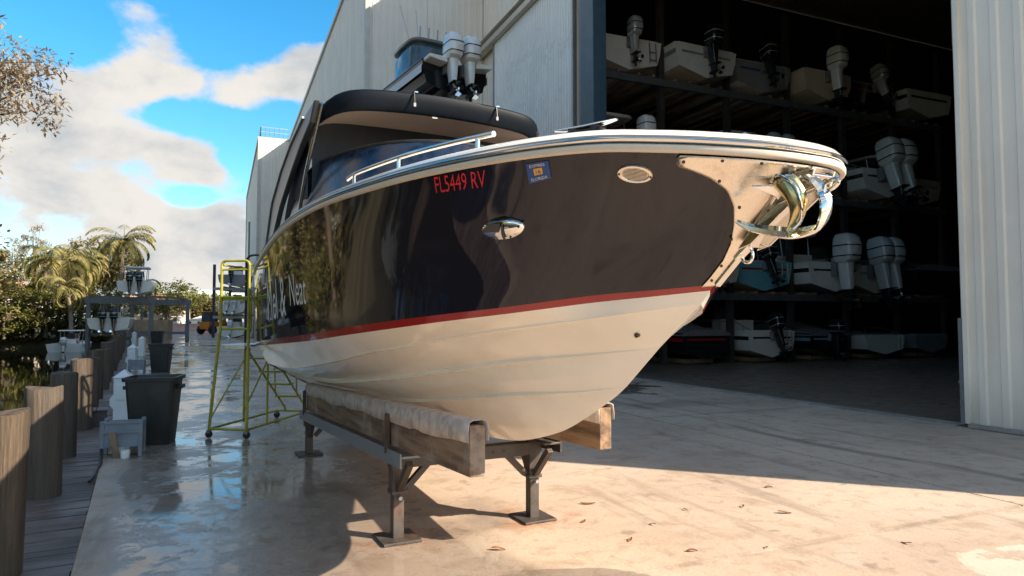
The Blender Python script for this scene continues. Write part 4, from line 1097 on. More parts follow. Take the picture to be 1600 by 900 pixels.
def outboard(parent, x, col_key, tilt=0, z=.95, sc_=1.0):
    cm = M[col_key]
    me = cached(('cowl', col_key), lambda: mk(MB().loft([rr_ring(.34, .40, .05, -.36), rr_ring(.43, .58, .12, -.38), rr_ring(.46, .66, .30, -.40), rr_ring(.45, .66, .50, -.40), rr_ring(.42, .60, .66, -.38), rr_ring(.33, .46, .76, -.35), rr_ring(.16, .22, .80, -.33)], True, True, True), cm))
    mid = cached(('mid', col_key), lambda: mk(MB().loft([rr_ring(.28, .36, .10, -.36), rr_ring(.24, .36, -.15, -.36), rr_ring(.18, .34, -.45, -.37), rr_ring(.13, .32, -.62, -.38)], True, True, True), cm))
    gear = cached('gear', lambda: mk(MB().loft([rr_ring(.11, .30, -.60, -.38), rr_ring(.07, .27, -.74, -.38), rr_ring(.06, .24, -.86, -.37)], True, True, True).box((0, -.45, -.64), (.22, .46, .02)).lathe([(0, -.72), (.05, -.66), (.07, -.55), (.075, -.35), (.055, -.18), (0, -.10)], (0, 0, -.90), 12, 'y').prism([(-.30, -.95), (-.48, -.95), (-.52, -1.14), (-.40, -1.14)], lambda a, b_, d: (d, a, b_), -.012, .012), M['eng_black']))
    prop = cached('prop', lambda: mk((lambda q: q)(MB().lathe([(0, -.12), (.04, -.10), (.05, 0), (.045, .03), (0, .03)], (0, -.70, -.90), 10, 'y').add(sum([[(math.cos(a) * .04, -.72, -.90 + math.sin(a) * .04), (math.cos(a - .45) * .19, -.69, -.90 + math.sin(a - .45) * .19), (math.cos(a + .05) * .21, -.74, -.90 + math.sin(a + .05) * .21), (math.cos(a + .5) * .16, -.79, -.90 + math.sin(a + .5) * .16)] for a in (0.5, 2.6, 4.7)], []), [(0, 1, 2, 3), (4, 5, 6, 7), (8, 9, 10, 11)])), M['chrome']))
    brk = cached('brk', lambda: mk(MB().box((0, -.06, -.10), (.26, .20, .36)).box((0, -.16, -.02), (.20, .10, .20)), M['galv_grey'], False))
    o = put('outboard', mid, parent); o.location = (x, -.02, z); o.rotation_euler = (tilt, 0, 0); o.scale = (sc_,) * 3
    put('cowling', me, o); put('gearcase', gear, o); put('propeller', prop, o); put('mount_bracket', brk, o)
    bm = cached(('band', col_key), lambda: mk(MB().loft([rr_ring(.465, .665, .20, -.395), rr_ring(.468, .668, .225, -.397)], True).loft([rr_ring(.468, .67, .46, -.40), rr_ring(.468, .67, .49, -.40)], True), M['eng_black'] if col_key != 'eng_black' else M['eng_silver']))
    put('cowling_band', bm, o)
    return o
def sum_stripe():
    mb = MB()
    for sg in (-1, 1): mb.loft([[(sg * (r_[4][0] + .008 + (r_[5][0] - r_[4][0]) * a), r_[4][1], r_[4][2] + (r_[5][2] - r_[4][2]) * a) for a in (.1, .55)] for r_ in HR[:13]])
    mb.add([(-1.0, -.006, .80), (1.0, -.006, .80), (1.0, -.006, .88), (-1.0, -.006, .88)], [(0, 1, 2, 3)])
    return mb
def rail_mb():
    mb = MB()
    for sg in (-1, 1):
        P = [(sg * r_[8][0], r_[8][1], r_[8][2] + .38 * min(1, i / 2)) for i, r_ in enumerate(HR)]; mb.tube(P, .02, 6)
        for i in range(1, 14, 3): mb.tube([P[i], (P[i][0], P[i][1], HR[i][8][2])], .015, 5)
    return mb
def small_boat(loc, rz, label, hull='sb_white', bottom='sb_white', n=1, eng='eng_white', top=True, console=True, cover=None, s=(1, 1, 1), group=None, rx=0, ry=0, tilt=0, cat='motorboat', escale=1.0, glass=True, stripe=None, railing=False):
    b_ = thing('motorboat', label, cat, loc, rz, group); b_.scale = s; b_.rotation_euler = (rx, ry, rz)
    put('hull', cached(('hs', hull), lambda: mk(half2(HR, slice(3, 9)), M[hull])), b_)
    put('hull_bottom', cached(('hb', bottom), lambda: mk(half2(HR, slice(0, 4)), M[bottom])), b_)
    put('transom', cached(('tr', hull), lambda: mk(transom_mb(), M[hull], False)), b_)
    if cover:
        def cov():
            rows = []
            for i, r_ in enumerate(HR):
                wb = max(r_[7][0], .02); f = i / 14; zc = DB + .12 + .55 * math.exp(-((f - .38) / .2) ** 2)
                rows.append([(wb * 1.02 * math.cos(math.pi * j / 8) , r_[7][1] - (.06 if i == 0 else 0), r_[7][2] - .12 + (zc - r_[7][2] + .12) * math.sin(math.pi * j / 8) ** .7 + .03 * noise.noise((i * .9, j * 1.1, 0))) for j in range(9)])
            return mk(MB().loft(rows, False, True, False), M[cover], True, 60)
        put('boat_cover', cached(('cov', cover), cov), b_)
    else:
        put('deck', cached('deck', lambda: mk(MB().loft([[(x * r_[8][0], r_[8][1], (r_[8][2] if i > 8 else .72) + .002) for x in (-1, -.5, 0, .5, 1)] for i, r_ in enumerate(HR)]), M['sb_white'])), b_)
        put('transom_cap', cached('tcap', lambda: mk(MB().box((0, .16, DB - .02), (BB * .9, .30, .10)).box((0, .5, .88), (1.2, .5, .42)), M['sb_white'], False)), b_)
        if console:
            c_ = put('console', cached('console', lambda: mk(MB().loft([rr_ring(.95, 1.1, .70, 3.1, 16, .35), rr_ring(.92, 1.0, 1.35, 3.1, 16, .35), rr_ring(.85, .75, 1.62, 3.15, 16, .35)], True, True, True), M['sb_white'])), b_)
            if glass: put('windscreen', cached('wscr', lambda: mk(MB().loft([rr_ring(.90, .80, 1.60, 3.2, 16, .35), rr_ring(.78, .55, 2.15, 3.05, 16, .35)], True, False, False), M['sb_glass'])), c_)
            put('leaning_seat', cached('lseat', lambda: mk(MB().box((0, 2.0, .98), (1.0, .5, .5)).box((0, 1.8, 1.38), (1.0, .12, .4)), M['sb_white'], False)), b_)
        if top:
            tp = put('t_top', cached('ttop', lambda: mk(MB().loft([rr_ring(1.7, 2.3, 2.36, 2.9, 20, .3), rr_ring(1.8, 2.4, 2.41, 2.9, 20, .3), rr_ring(1.7, 2.3, 2.48, 2.9, 20, .3)], True, True, True), M['canopy_white'])), b_)
            for x in (-1, 1):
                for y in (2.1, 3.6):
                    put('t_top_leg', cached(('tl', x, y), lambda: mk(MB().tube([(x * .62, y, .72), (x * .66, y, 1.6), (x * .7, y + .1, 2.38)], .03, 6), M['galv'])), tp)
    if stripe:
        put('side_stripe', cached(('stripe', stripe), lambda: mk(sum_stripe(), M[stripe])), b_)
    if railing:
        put('gunwale_rail', cached('grail', lambda: mk(rail_mb(), M['galv'])), b_)
        put('swim_ladder', cached('sladder', lambda: mk(MB().tube([(.75, -.06, 1.05), (.75, -.10, .35)], .02, 6).tube([(1.0, -.06, 1.05), (1.0, -.10, .35)], .02, 6).tube([(.75, -.09, .45), (1.0, -.09, .45)], .02, 6).tube([(.75, -.08, .72), (1.0, -.08, .72)], .02, 6), M['galv'])), b_)
    xs = {0: (), 1: (0,), 2: (-.33, .33), 3: (-.62, 0, .62)}[n]
    for x in xs: outboard(b_, x, eng, tilt, 1.02, escale)
    return b_

# ------------------------------------------------------------------ racks in the barn
def rack(loc, rz, label, bays, bw, levels, depth, label_extra=None, mat='rack_steel', beam='rack_steel', top=None):
    t_ = thing('storage_rack', label, 'storage rack', loc, rz)
    top = top or levels[-1] + 2.6
    up = mk(MB().box((0, 0, top / 2), (.22, .22, top)), M[mat], False)
    for i in range(bays + 1):
        for y in (0, depth):
            o = put('upright', up, t_); o.location = (i * bw, y, 0)
    bm_ = mk(MB().box((bays * bw / 2, 0, 0), (bays * bw, .14, .26)), M[beam], False)
    am = mk(MB().box((0, depth / 2, 0), (.12, depth - .2, .16)), M[mat], False)
    bk = mk(MB().box((0, depth / 2 - .2, 0), (.10, depth + .2, .10)), M['wood_bunk'], False)
    for i in range(0, bays, 2):
        for za, zb in zip([0] + levels[:-1], levels):
            MB().bar((i * bw, depth + .14, za + .2), ((i + 1) * bw, depth + .14, zb - .3), .06, .06).build('cross_brace', M[mat], t_)
    for z in levels:
        for y in (0, depth):
            o = put('shelf_beam', bm_, t_); o.location = (0, y + (-.19 if y == 0 else .19), z - .23)
        for i in range(bays + 1):
            o = put('side_arm', am, t_); o.location = (i * bw, 0, z - .2)
        for i in range(bays):
            for x in (-1.1, -.45, .45, 1.1):
                o = put('shelf_bunk', bk, t_); o.location = ((i + .5) * bw + x, 0, z - .05)
    return t_
RK = (13.9, 1.0); BW = 3.2; LV = [.42, 2.85, 7.0, 10.95]
rack(W(RK[0], RK[1], 0), RZW, 'tall dark steel boat rack with four tiers inside the barn', 6, BW, LV[1:], 5.6, None, 'rack_steel', 'rack_grey', 14.6)
for i in range(6):
    o = MB().box((0, 2.6, .12), (1.3, 5.4, .16)).build('cradle', M['wood_bunk']); o.location = W(RK[0], RK[1] + (i + .5) * BW, 0); o.rotation_euler = (0, 0, RZW)
    tag(o, 'low timber cradle on the barn floor under a stored boat', 'cradle', 'cradles on the barn floor')
def rb(level, bay, label, dz=.0, push=-.55, **k):
    push += .38 * math.sin(level * 2.3 + bay * 3.1)
    p = W(RK[0] + push, RK[1] + (bay + .5) * BW, LV[level] + dz - (.22 if level == 0 else 0))
    i = level * 6 + bay; k.setdefault('stripe', [None, 'boot_red', 'sb_dark', 'sb_teal', None, 'sb_grey', 'decal_blue'][i % 7]); k.setdefault('railing', i % 2 == 0 and not k.get('cover'))
    if 's' not in k: k['s'] = (1.14 + .05 * math.sin(i * 1.7), 1, 1.08)
    if level in (1, 2) and i % 3 != 1 and not k.get('cover'): k['top'] = True
    k.setdefault('tilt', -.16 * (1 + math.sin(i * 4.1)) if not i % 2 else 0)
    ob = small_boat(p, RZW + R(1.6 * math.sin(i * 2.7)), label, group='boats stored on the rack', **k)
rb(3, 0, 'white stern-drive boat on the top rack tier next to the blue door column', hull='sb_white', n=1, eng='eng_silver', top=False, escale=.9)
rb(3, 1, 'cream-bottomed white boat second from the blue door column on the top tier', hull='sb_white', bottom='sb_cream', n=1, eng='eng_black', top=False)
rb(3, 2, 'grey boat with black outboard on the top tier beside the cream-bottomed one', hull='sb_grey', n=1, eng='eng_black', top=False)
rb(3, 3, 'cream boat with one big tan white outboard on the top tier', hull='sb_cream', bottom='sb_cream', n=1, eng='eng_white', top=False, escale=1.2)
rb(3, 4, 'dark boat with a single pale outboard on the top tier', hull='sb_dark', bottom='sb_dark', n=1, eng='eng_silver', top=False)
rb(3, 5, 'white boat at the deepest bay of the top rack tier', hull='sb_white', bottom='sb_grey', n=0, top=False)
rb(2, 0, 'white boat with dark bottom on the third tier next to the blue door column', hull='sb_white', bottom='sb_dark', n=1, eng='eng_white', top=False)
rb(2, 1, 'black covered boat on the third tier, second from the door column', hull='sb_dark', bottom='sb_dark', n=0, cover='sb_cover')
rb(2, 2, 'grey boat with silver outboards on the third tier behind the bow of the speedboat', hull='sb_grey', bottom='sb_dark', n=2, eng='eng_silver', top=False)
rb(2, 3, 'dark boat with a bare aft rail on the third tier', hull='sb_dark', bottom='sb_grey', n=0, top=False)
rb(2, 4, 'white boat with twin white outboards on the third rack tier', hull='sb_white', n=2, eng='eng_white', top=False, escale=1.5)
rb(2, 5, 'cream boat with no motor on the third tier at the deep end', hull='sb_cream', n=0, top=False)
rb(1, 1, 'cream boat with one black outboard on the second tier', hull='sb_cream', n=1, eng='eng_black', top=False)
rb(1, 2, 'aqua blue boat with a small black outboard on the second tier', hull='sb_teal', bottom='sb_cream', n=1, eng='eng_black', top=False, escale=.9)
rb(1, 3, 'white boat with one large white outboard on the second tier beside the aqua boat', hull='sb_white', bottom='sb_grey', n=1, eng='eng_white', top=False, escale=1.5)
rb(1, 4, 'white boat with twin white outboards on the second rack tier', hull='sb_white', bottom='sb_cream', n=2, eng='eng_white', top=False, escale=1.5)
rb(1, 5, 'dark boat under a grey cover on the second tier', hull='sb_dark', bottom='sb_dark', n=0, cover='sb_cover')
rb(0, 1, 'boat under a grey cover on the floor tier behind the speedboat keel', hull='sb_dark', bottom='sb_dark', n=0, cover='sb_cover', s=(.9, .9, .9))
rb(0, 2, 'white open boat with black outboard on the floor tier', hull='sb_white', n=1, eng='eng_black', top=False, s=(.95, .9, .95))
rb(0, 3, 'dark boat half covered in grey on the floor tier', hull='sb_dark', bottom='sb_grey', n=1, eng='eng_black', cover='sb_cover', s=(.9, .9, .85))
rb(0, 4, 'low white boat without motor on the floor tier', hull='sb_white', bottom='sb_dark', n=0, top=False, console=False, railing=True, s=(.95, .9, .75))
rb(0, 5, 'grey boat without motor on the floor tier at the deep end', hull='sb_grey', bottom='sb_dark', n=0, top=False, console=False, s=(.9, .9, .75))
# barn roof lamps far inside
# bin just inside the jamb
t_ = thing('corner_bin', 'grey bin standing just inside the barn door jamb', 'trash bin', W(.12, .62, .002), RZW)
MB().loft([[(x * k, y * k, z) for x, y in ((-1, -1), (1, -1), (1, 1), (-1, 1))] for k, z in ((.16, 0), (.2, .62))], True, True, True).build('bin_body', M['galv_grey'], t_, False, .01)
MB().box((0, 0, .65), (.45, .45, .06)).build('bin_lid', M['galv_grey'], t_, False, .015)

# ------------------------------------------------------------------ boat on the forklift
FH = R(31); fd = Vector((-math.sin(FH), math.cos(FH), 0)); fr = Vector((math.cos(FH), math.sin(FH), 0))
F0 = Vector((-1.72, 20.0, 8.45))
fb = small_boat(F0, FH, 'black-hulled boat with two white outboards raised high on a forklift beside the barn', hull='sb_dark', bottom='sb_dark', n=2, eng='eng_white', top=False, console=False, s=(.86, .86, .86), escale=1.22)
# cabin with soft top
cb = MB().loft([rr_ring(2.0, 2.2, 1.0, 2.6, 20, .4), rr_ring(1.95, 2.15, 2.1, 2.6, 20, .4), rr_ring(1.75, 1.9, 2.45, 2.6, 20, .4)], True, True, True).build('cabin_enclosure', M['sb_glass'], fb, True)
MB().loft([rr_ring(2.0, 2.3, 2.43, 2.6, 20, .4), rr_ring(2.05, 2.4, 2.5, 2.6, 20, .4), rr_ring(1.8, 2.1, 2.58, 2.6, 20, .4)], True, True, True).build('cabin_top', M['sb_grey'], fb, True)
for x in (-.7, -.35, .0, .35, .7): MB().tube([(x, 1.52, 2.5), (x, 1.48, 2.92)], .03, 6).build('rod_holder', M['galv'], fb)
MB().lathe([(0, 0), (.22, 0), (.24, .1), (.18, .2), (0, .24)], (0, 2.6, 2.57), 14).build('radar_dome', M['sb_white'], fb, True)
for x, a in ((-.8, -.3), (-.45, .0), (.85, .5)): MB().tube([(x, 2.2, 2.5), (x + a, 2.5, 4.0 if a <= 0 else 3.2)], .014, 5).build('antenna', M['galv'], fb)
mb = MB()
for sg in (-1, 1): mb.loft([[(sg * (r_[6][0] + .004), r_[6][1], r_[6][2] - .16), (sg * (r_[6][0] + .006), r_[6][1], r_[6][2] - .45)] for r_ in HR[:12]])
mb.build('hull_band', M['galv'], fb, True)
for sg in (-1, 1): MB().prism([(.55, .92), (1.2, 1.0), (1.22, 1.12), (.55, 1.12)], lambda a, b_, d: (sg * a, d, b_), -.55, .0).build('swim_platform', M['sb_white'], fb, False, .03)
fk = thing('boat_forklift', 'tall marina forklift behind the speedboat lifting the black-hulled boat', 'forklift', F0 + fd * 4.4 - Vector((0, 0, 8.45)), FH)
for x in (-.75, .75): MB().box((x, 0, 4.2), (.22, .34, 8.1)).build('mast_rail', M['rack_steel'], fk)
for z in (1.2, 4.5, 7.9): MB().box((0, .05, z), (1.3, .2, .25)).build('mast_tie', M['rack_steel'], fk)
MB().box((0, -.24, 8.1), (1.9, .12, .5)).build('carriage', M['rack_steel'], fk)
for x in (-.5, .5): MB().box((x, -2.2, 8.38), (.22, 4.0, .10)).build('fork', M['rack_steel'], fk)
MB().box((0, 2.6, 1.3), (1.9, 3.6, 1.5)).build('chassis', M['rack_steel'], fk, False, .08); MB().box((0, 2.0, 2.6), (1.3, 1.4, 1.2)).build('cab', M['sb_glass'], fk, False, .05)
for x in (-1.05, 1.05):
    for y in (.7, 4.0): MB().lathe([(0, -.2), (.5, -.2), (.58, -.1), (.58, .1), (.5, .2), (0, .2)], (x, y, .58), 18, 'x').build('wheel', M['rubber'], fk, True)

# ------------------------------------------------------------------ boat lift by the quay and boats there
lf_ = thing('boat_lift', 'grey steel boat lift frame over the water beside the quay', 'boat lift', (-28.6, 45.4, 0), R(4))
lp = mk(MB().box((0, 0, 1.0), (.22, .22, 4.4)), M['galv_grey'], False)
for x in (0, 4.1):
    for y in (0, 6):
        o = put('post', lp, lf_); o.location = (x, y, 0)
for y in (0, 6): MB().box((2.05, y, 3.05), (4.5, .26, .42)).build('beam', M['galv_grey'], lf_)
for x in (.3, 3.8): MB().box((x, 3, 3.33), (.16, 6.4, .14)).build('bunk', M['wood_bunk'], lf_)
for y in (.4, 5.5): MB().box((2.05, y, .72), (4.1, .2, .2)).build('cradle_beam', M['galv_grey'], lf_)
small_boat((-25.3, 45.0, 3.40), R(24), 'white boat with two black outboards parked on top of the lift frame', n=2, eng='eng_black', s=(.85, .8, .8), group='boats at the lift', escale=1.1)
small_boat((-27.1, 45.2, .86), R(24), 'white boat with two black outboards hanging low inside the lift frame', n=2, eng='eng_black', s=(1.0, .75, .85), group='boats at the lift', escale=1.1)
small_boat((-37.6, 56.6, -1.28), R(20), 'small white open boat with canopy and red cushion floating in the canal', n=1, eng='eng_white', s=(1.05, .8, .85), tilt=0)
o = MB().lathe([(0, 0), (.42, .02), (.5, .25), (.4, .55), (.15, .68), (0, .7)], (0, 0, 0), 12).build('cushion_pile', M['red_cloth'], None, True); o.location = (-38.3, 58.6, -.58); tag(o, 'red cloth bundle lying in the small floating boat', 'cloth')
o = MB().box((0, 0, .85), (3.0, 1.2, 1.7)).box((0, -.62, .85), (3.05, .05, .12)).build('plywood_crate', M['tan_ply']); o.location = (-30.8, 57.5, 0); o.rotation_euler = (0, 0, R(10)); tag(o, 'big tan plywood crate on the quay behind the lift', 'crate')
# outdoor rack at the far end of the barn
rack((-28.4, 64.0, 0), R(8), 'dark outdoor steel rack of boats beyond the yellow ladder', 1, 4.1, [2.2, 4.9], 5.5, None, 'leg_grey', 'galv', 7.0)
small_boat((-26.4, 63.2, .0), R(8), 'white covered-bow boat on the ground tier of the outdoor rack', n=1, eng='eng_white', s=(1.0, .7, .95), top=False, group='boats on the outdoor rack')
small_boat((-26.4, 63.2, 2.2), R(8), 'white boat with windscreen on the middle tier of the outdoor rack', n=2, eng='eng_white', s=(1.0, .7, .9), top=False, group='boats on the outdoor rack')
small_boat((-26.4, 63.2, 4.9), R(8), 'grey boat on the top tier of the outdoor rack', hull='sb_grey', n=1, eng='eng_black', s=(1.0, .7, .95), top=False, group='boats on the outdoor rack')
# orange machine
om = thing('orange_loader', 'orange articulated yard loader parked at the far end of the yard', 'loader', (-35.6, 80, 0), R(70))
MB().box((0, 0, 1.05), (2.6, 1.5, .9)).build('chassis', M['orange'], om, False, .08); MB().box((-.5, 0, 2.0), (1.2, 1.3, 1.2)).build('cab', M['sb_glass'], om, False, .05); MB().box((-.5, 0, 2.66), (1.4, 1.5, .12)).build('cab_roof', M['orange'], om, False, .03)
for y in (-.5, .5): MB().bar((.9, y, 1.4), (2.1, y, 2.5), .2, .25).build('boom', M['orange'], om); MB().bar((2.1, y, 2.5), (2.7, y, 1.2), .18, .22).build('boom', M['orange'], om)
MB().prism([(2.5, .3), (3.2, .2), (3.3, .5), (2.8, 1.2), (2.5, 1.2)], lambda a, b_, d: (a, d, b_), -.9, .9).build('bucket', M['rust_steel'], om)
for x in (-.9, 1.0):
    for y in (-.85, .85): MB().lathe([(0, -.18), (.5, -.18), (.56, -.08), (.56, .08), (.5, .18), (0, .18)], (x, y, .56), 16, 'y').build('wheel', M['rubber'], om, True)
# far end: barriers, canopies, boats, houses
for i in range(9):
    o = MB().prism([(-.32, 0), (.32, 0), (.26, .25), (.12, .6), (.10, 1.15), (-.10, 1.15), (-.12, .6), (-.26, .25)], lambda a, b_, d: (d, a, b_), -1.05, 1.05).build('traffic_barrier', M['pink_wall'] if i % 4 else M['red_cloth']); o.location = (-55.5 + i * 2.25, 103, 0); o.rotation_euler = (0, 0, .02 * math.sin(i * 3))
    tag(o, 'salmon pink barrier block in the row across the far end of the yard' if i % 4 else 'red barrier block in the row across the far end of the yard', 'barrier', 'pink barriers at the far end' if i % 4 else 'red barriers at the far end')
def canopy(loc, w, d, h, label):
    t_ = thing('canopy_tent', label, 'canopy', loc, R(5))
    MB().add([(-w / 2, -d / 2, h), (w / 2, -d / 2, h), (w / 2, d / 2, h), (-w / 2, d / 2, h), (0, 0, h + .9), (-w / 2, -d / 2, h - .25), (w / 2, -d / 2, h - .25), (w / 2, d / 2, h - .25), (-w / 2, d / 2, h - .25)], [(0, 1, 4), (1, 2, 4), (2, 3, 4), (3, 0, 4), (0, 5, 6, 1), (1, 6, 7, 2), (2, 7, 8, 3), (3, 8, 5, 0)]).build('canopy_cloth', M['canopy_white'], t_)
    for x in (-1, 1):
        for y in (-1, 1): MB().tube([(x * w * .48, y * d * .48, 0), (x * w * .48, y * d * .48, h)], .06, 6).build('canopy_leg', M['galv'], t_)
canopy((-49.6, 109, 0), 4.2, 4, 1.7, 'wide white peaked canopy behind the pink barriers')
canopy((-56.6, 112, 0), 3.4, 3.4, 1.7, 'smaller white peaked canopy behind the red barrier')
for i, (x, y, lb) in enumerate(((-54.5, 106.5, 'white motorboat parked behind the barriers near the smaller canopy'), (-51.6, 107.2, 'white motorboat parked behind the barriers near the wider canopy'))):
    small_boat((x, y, .05), R(60 + 40 * i), lb, n=1, eng='eng_black', s=(.8, .6, .9), top=bool(i))
def house(loc, w, d, h, rz, label):
    t_ = thing('house', label, 'house', loc, rz)
    MB().box((0, 0, h / 2), (w, d, h)).build('wall', M['far_wall'], t_)
    MB().add([(-w / 2 - .4, -d / 2 - .4, h), (w / 2 + .4, -d / 2 - .4, h), (w / 2 + .4, d / 2 + .4, h), (-w / 2 - .4, d / 2 + .4, h), (-w / 4, 0, h + 1.6), (w / 4, 0, h + 1.6)], [(0, 1, 5, 4), (1, 2, 5), (2, 3, 4, 5), (3, 0, 4), (3, 2, 1, 0)]).build('roof', M['pink_wall'], t_)
    for i in range(3):
        x = -w * .33 + i * w * .33; wi = MB().box((x, -d / 2 - .02, h * .55), (1.3, .06, 1.3)).build('window', M['canopy_white'], t_); MB().box((x, -d / 2 - .05, h * .55), (1.1, .03, 1.1)).build('pane', M['sb_glass'], wi)
house((-74, 96, .9), 11, 8, 5.2, R(20), 'cream house with salmon roof half hidden by the palms across the canal')
house((-60, 112, .3), 10, 7, 4.2, R(10), 'cream house behind the boat lift among the trees')
house((-40, 150, .1), 14, 8, 4.5, R(5), 'low cream house in front of the farthest trees')

# ------------------------------------------------------------------ trees
def leafquad(mb, c, d, up, L, w):
    s_ = d.cross(up)
    if s_.length < 1e-4: s_ = Vector((1, 0, 0))
    s_.normalize(); mb.v += [tuple(c - s_ * w * .2), tuple(c + d * L * .5 - s_ * w), tuple(c + d * L), tuple(c + d * L * .5 + s_ * w)]; n = len(mb.v) - 4; mb.f.append((n, n + 1, n + 2, n + 3))
def rv(r_):
    while True:
        v = Vector((r_.uniform(-1, 1), r_.uniform(-1, 1), r_.uniform(-1, 1)))
        if .05 < v.length < 1: return v
def tree(loc, label, h, cw, ch, leafmat, seed, nclump=60, per=46, leaf=(.34, .10), cz=None, trunk=.22, spread=1.0, weep=0.0, lean=(0, 0), group=None, gap=.35):
    r_ = random.Random(seed); t_ = thing('tree', label, 'tree', loc, 0, group); cz = cz if cz is not None else h - ch * .5
    tm = MB(); top = Vector((lean[0], lean[1], cz + ch * .15)); mid = top * .5 + Vector((r_.uniform(-.3, .3), r_.uniform(-.3, .3), 0))
    tm.tube([cr([(0, 0, -.4), tuple(mid), tuple(top)], i / 8) for i in range(9)], [trunk * (1 - .075 * i) for i in range(9)], 8)
    lm_ = MB(); cl = []
    for k in range(nclump):
        d = rv(r_); d.normalize(); rad = r_.uniform(.35, 1.0) ** .6
        c = Vector((lean[0] + d.x * rad * cw / 2, lean[1] + d.y * rad * cw / 2, cz + d.z * rad * ch / 2))
        if noise.noise(c * (1.4 / max(1.0, cw * .18)) + Vector((seed, 0, 0))) < -gap * .55: continue
        cl.append(c)
    for k, c in enumerate(cl):
        if k % 3 == 0:
            a = Vector((0, 0, 0)).lerp(top, r_.uniform(.55, .98)); a.z = max(a.z, cz - ch * .45)
            q = a.lerp(c, .5) + Vector((0, 0, -.06 * (c - a).length)); tm.tube([a, q, c], [trunk * .32, trunk * .2, trunk * .06], 5)
        cs = r_.uniform(.6, 1.25) * spread * (cw + ch) * .055
        for j in range(per):
            o_ = rv(r_) * cs; o_.z *= .75; d = rv(r_); d.z = d.z * .7 - weep; d.normalize()
            leafquad(lm_, c + o_, d, Vector((r_.uniform(-.4, .4), r_.uniform(-.4, .4), 1)), leaf[0] * r_.uniform(.6, 1.3), leaf[1] * r_.uniform(.6, 1.3))
    tm.build('trunk', M['trunk'], t_, True)
    me = lm_.mesh('crown'); link('crown', me, M[leafmat], t_, recalc=False)
    return t_
def palm(loc, label, h, fl, n, seed, mat='leaf_palm', lean=(0, 0), tr=.16, droop=1.0, group='palms on the far bank'):
    r_ = random.Random(seed); t_ = thing('palm_tree', label, 'palm', loc, 0, group)
    P = [cr([(0, 0, -.4), (lean[0] * .3, lean[1] * .3, h * .5), (lean[0], lean[1], h)], i / 9) for i in range(10)]
    MB().tube(P, [tr * (1.25 - .05 * i) for i in range(10)], 8).build('trunk', M['palm_trunk'], t_, True)
    mb = MB(); top = Vector(P[-1])
    for k in range(n):
        a = 2 * math.pi * k / n * 2.4 + r_.uniform(-.3, .3); e = r_.uniform(-.5, 1.25); L = fl * r_.uniform(.8, 1.1)
        hd = Vector((math.cos(a), math.sin(a), 0)); p = Vector(top); ang = e; seg = 12; pts = []
        for i in range(seg + 1):
            pts.append(Vector(p)); p = p + (hd * math.cos(ang) + Vector((0, 0, math.sin(ang)))) * (L / seg); ang -= (.13 + .015 * i) * droop
        mb.tube(pts[::3], [.035, .03, .02, .012, .006][:len(pts[::3])], 4, False)
        for i in range(1, seg + 1):
            for u in (0, .5):
                c = pts[i - 1].lerp(pts[i], u); d0 = (pts[i] - pts[i - 1]).normalized(); sd_ = d0.cross(Vector((0, 0, 1))).normalized(); f = (i - 1 + u) / seg
                ll = fl * .24 * math.sin(math.pi * min(.97, .12 + f * .86)) ** .7
                for sg in (-1, 1):
                    d = (sd_ * sg + d0 * .55 + Vector((0, 0, -.45 - r_.uniform(0, .5) * droop))).normalized(); leafquad(mb, c, d, Vector((0, 0, 1)), ll, .035 + fl * .008)
    me = mb.mesh('crown'); link('crown', me, M[mat], t_, recalc=False)
    return t_
def at(px, dist):   # bearing of a far thing and its distance ahead
    return ((px - 800) / 1050 * dist, dist, .4)
G = 'trees on the far bank'
tree(at(22, 84), 'feathery brown casuarina at the outer end of the far bank', 12.2, 4.2, 9, 'leaf_brown', 11, 90, 40, (.42, .045), None, .2, .9, .5, group=G)
tree(at(52, 80), 'tall feathery brown casuarina rising above the coconut palm', 12.8, 3.4, 8, 'leaf_brown', 12, 80, 40, (.42, .045), None, .2, .9, .5, group=G)
tree(at(-14, 76), 'feathery brown casuarina overhanging the bank brush', 11.0, 5, 8, 'leaf_brown', 13, 90, 40, (.42, .05), None, .2, .9, .4, group=G)
palm(at(92, 66), 'coconut palm with long drooping sunlit fronds on the far bank', 7.0, 4.6, 26, 21, lean=(.3, 0), droop=1.1)
palm(at(113, 62), 'slim low coconut palm leaning beside the moored boat', 4.4, 3.2, 16, 22, lean=(-.6, 0), droop=1.25)
palm(at(126, 72), 'palm with a straight pale trunk amid the olive trees', 7.2, 3.2, 20, 23, lean=(.1, 0), tr=.19)
palm(at(139, 74), 'palm with reddish bare trunk next to the straight pale one', 7.0, 2.6, 18, 24, 'leaf_drypalm', tr=.22)
palm(at(186, 78), 'tallest palm with wide arching crown above the boat lift', 10.6, 4.6, 26, 25, 'leaf_palm', lean=(.4, 0), tr=.2, droop=.9)
palm(at(70, 74), 'bushy palm behind the drooping coconut palm', 8.2, 3.8, 22, 26, droop=.9)
palm(at(222, 88), 'small palm peeking out beside the upper lift boat', 6.2, 2.8, 16, 27, droop=1.0)
tree(at(152, 80), 'broad olive tree standing behind the boat lift', 11.2, 8, 6.5, 'leaf_olive', 31, 130, 44, (.40, .12), None, .3, group=G)
tree(at(172, 86), 'loose olive tree under the tallest palm', 10.6, 7, 6, 'leaf_olive', 32, 110, 44, (.42, .12), None, .3, group=G)
tree(at(105, 84), 'olive tree behind the coconut palm crowns', 10.2, 8, 6, 'leaf_olive', 33, 110, 44, (.42, .12), None, .3, group=G)
tree(at(30, 70), 'dense green tree low on the bank under the casuarinas', 6.4, 8, 5.6, 'leaf_green', 34, 120, 46, (.36, .12), 3.4, .25, group=G)
tree(at(72, 64), 'dense dark green bush tree under the coconut palm', 4.6, 6.5, 4.4, 'leaf_green', 35, 110, 46, (.32, .11), 2.4, .2, group=G)
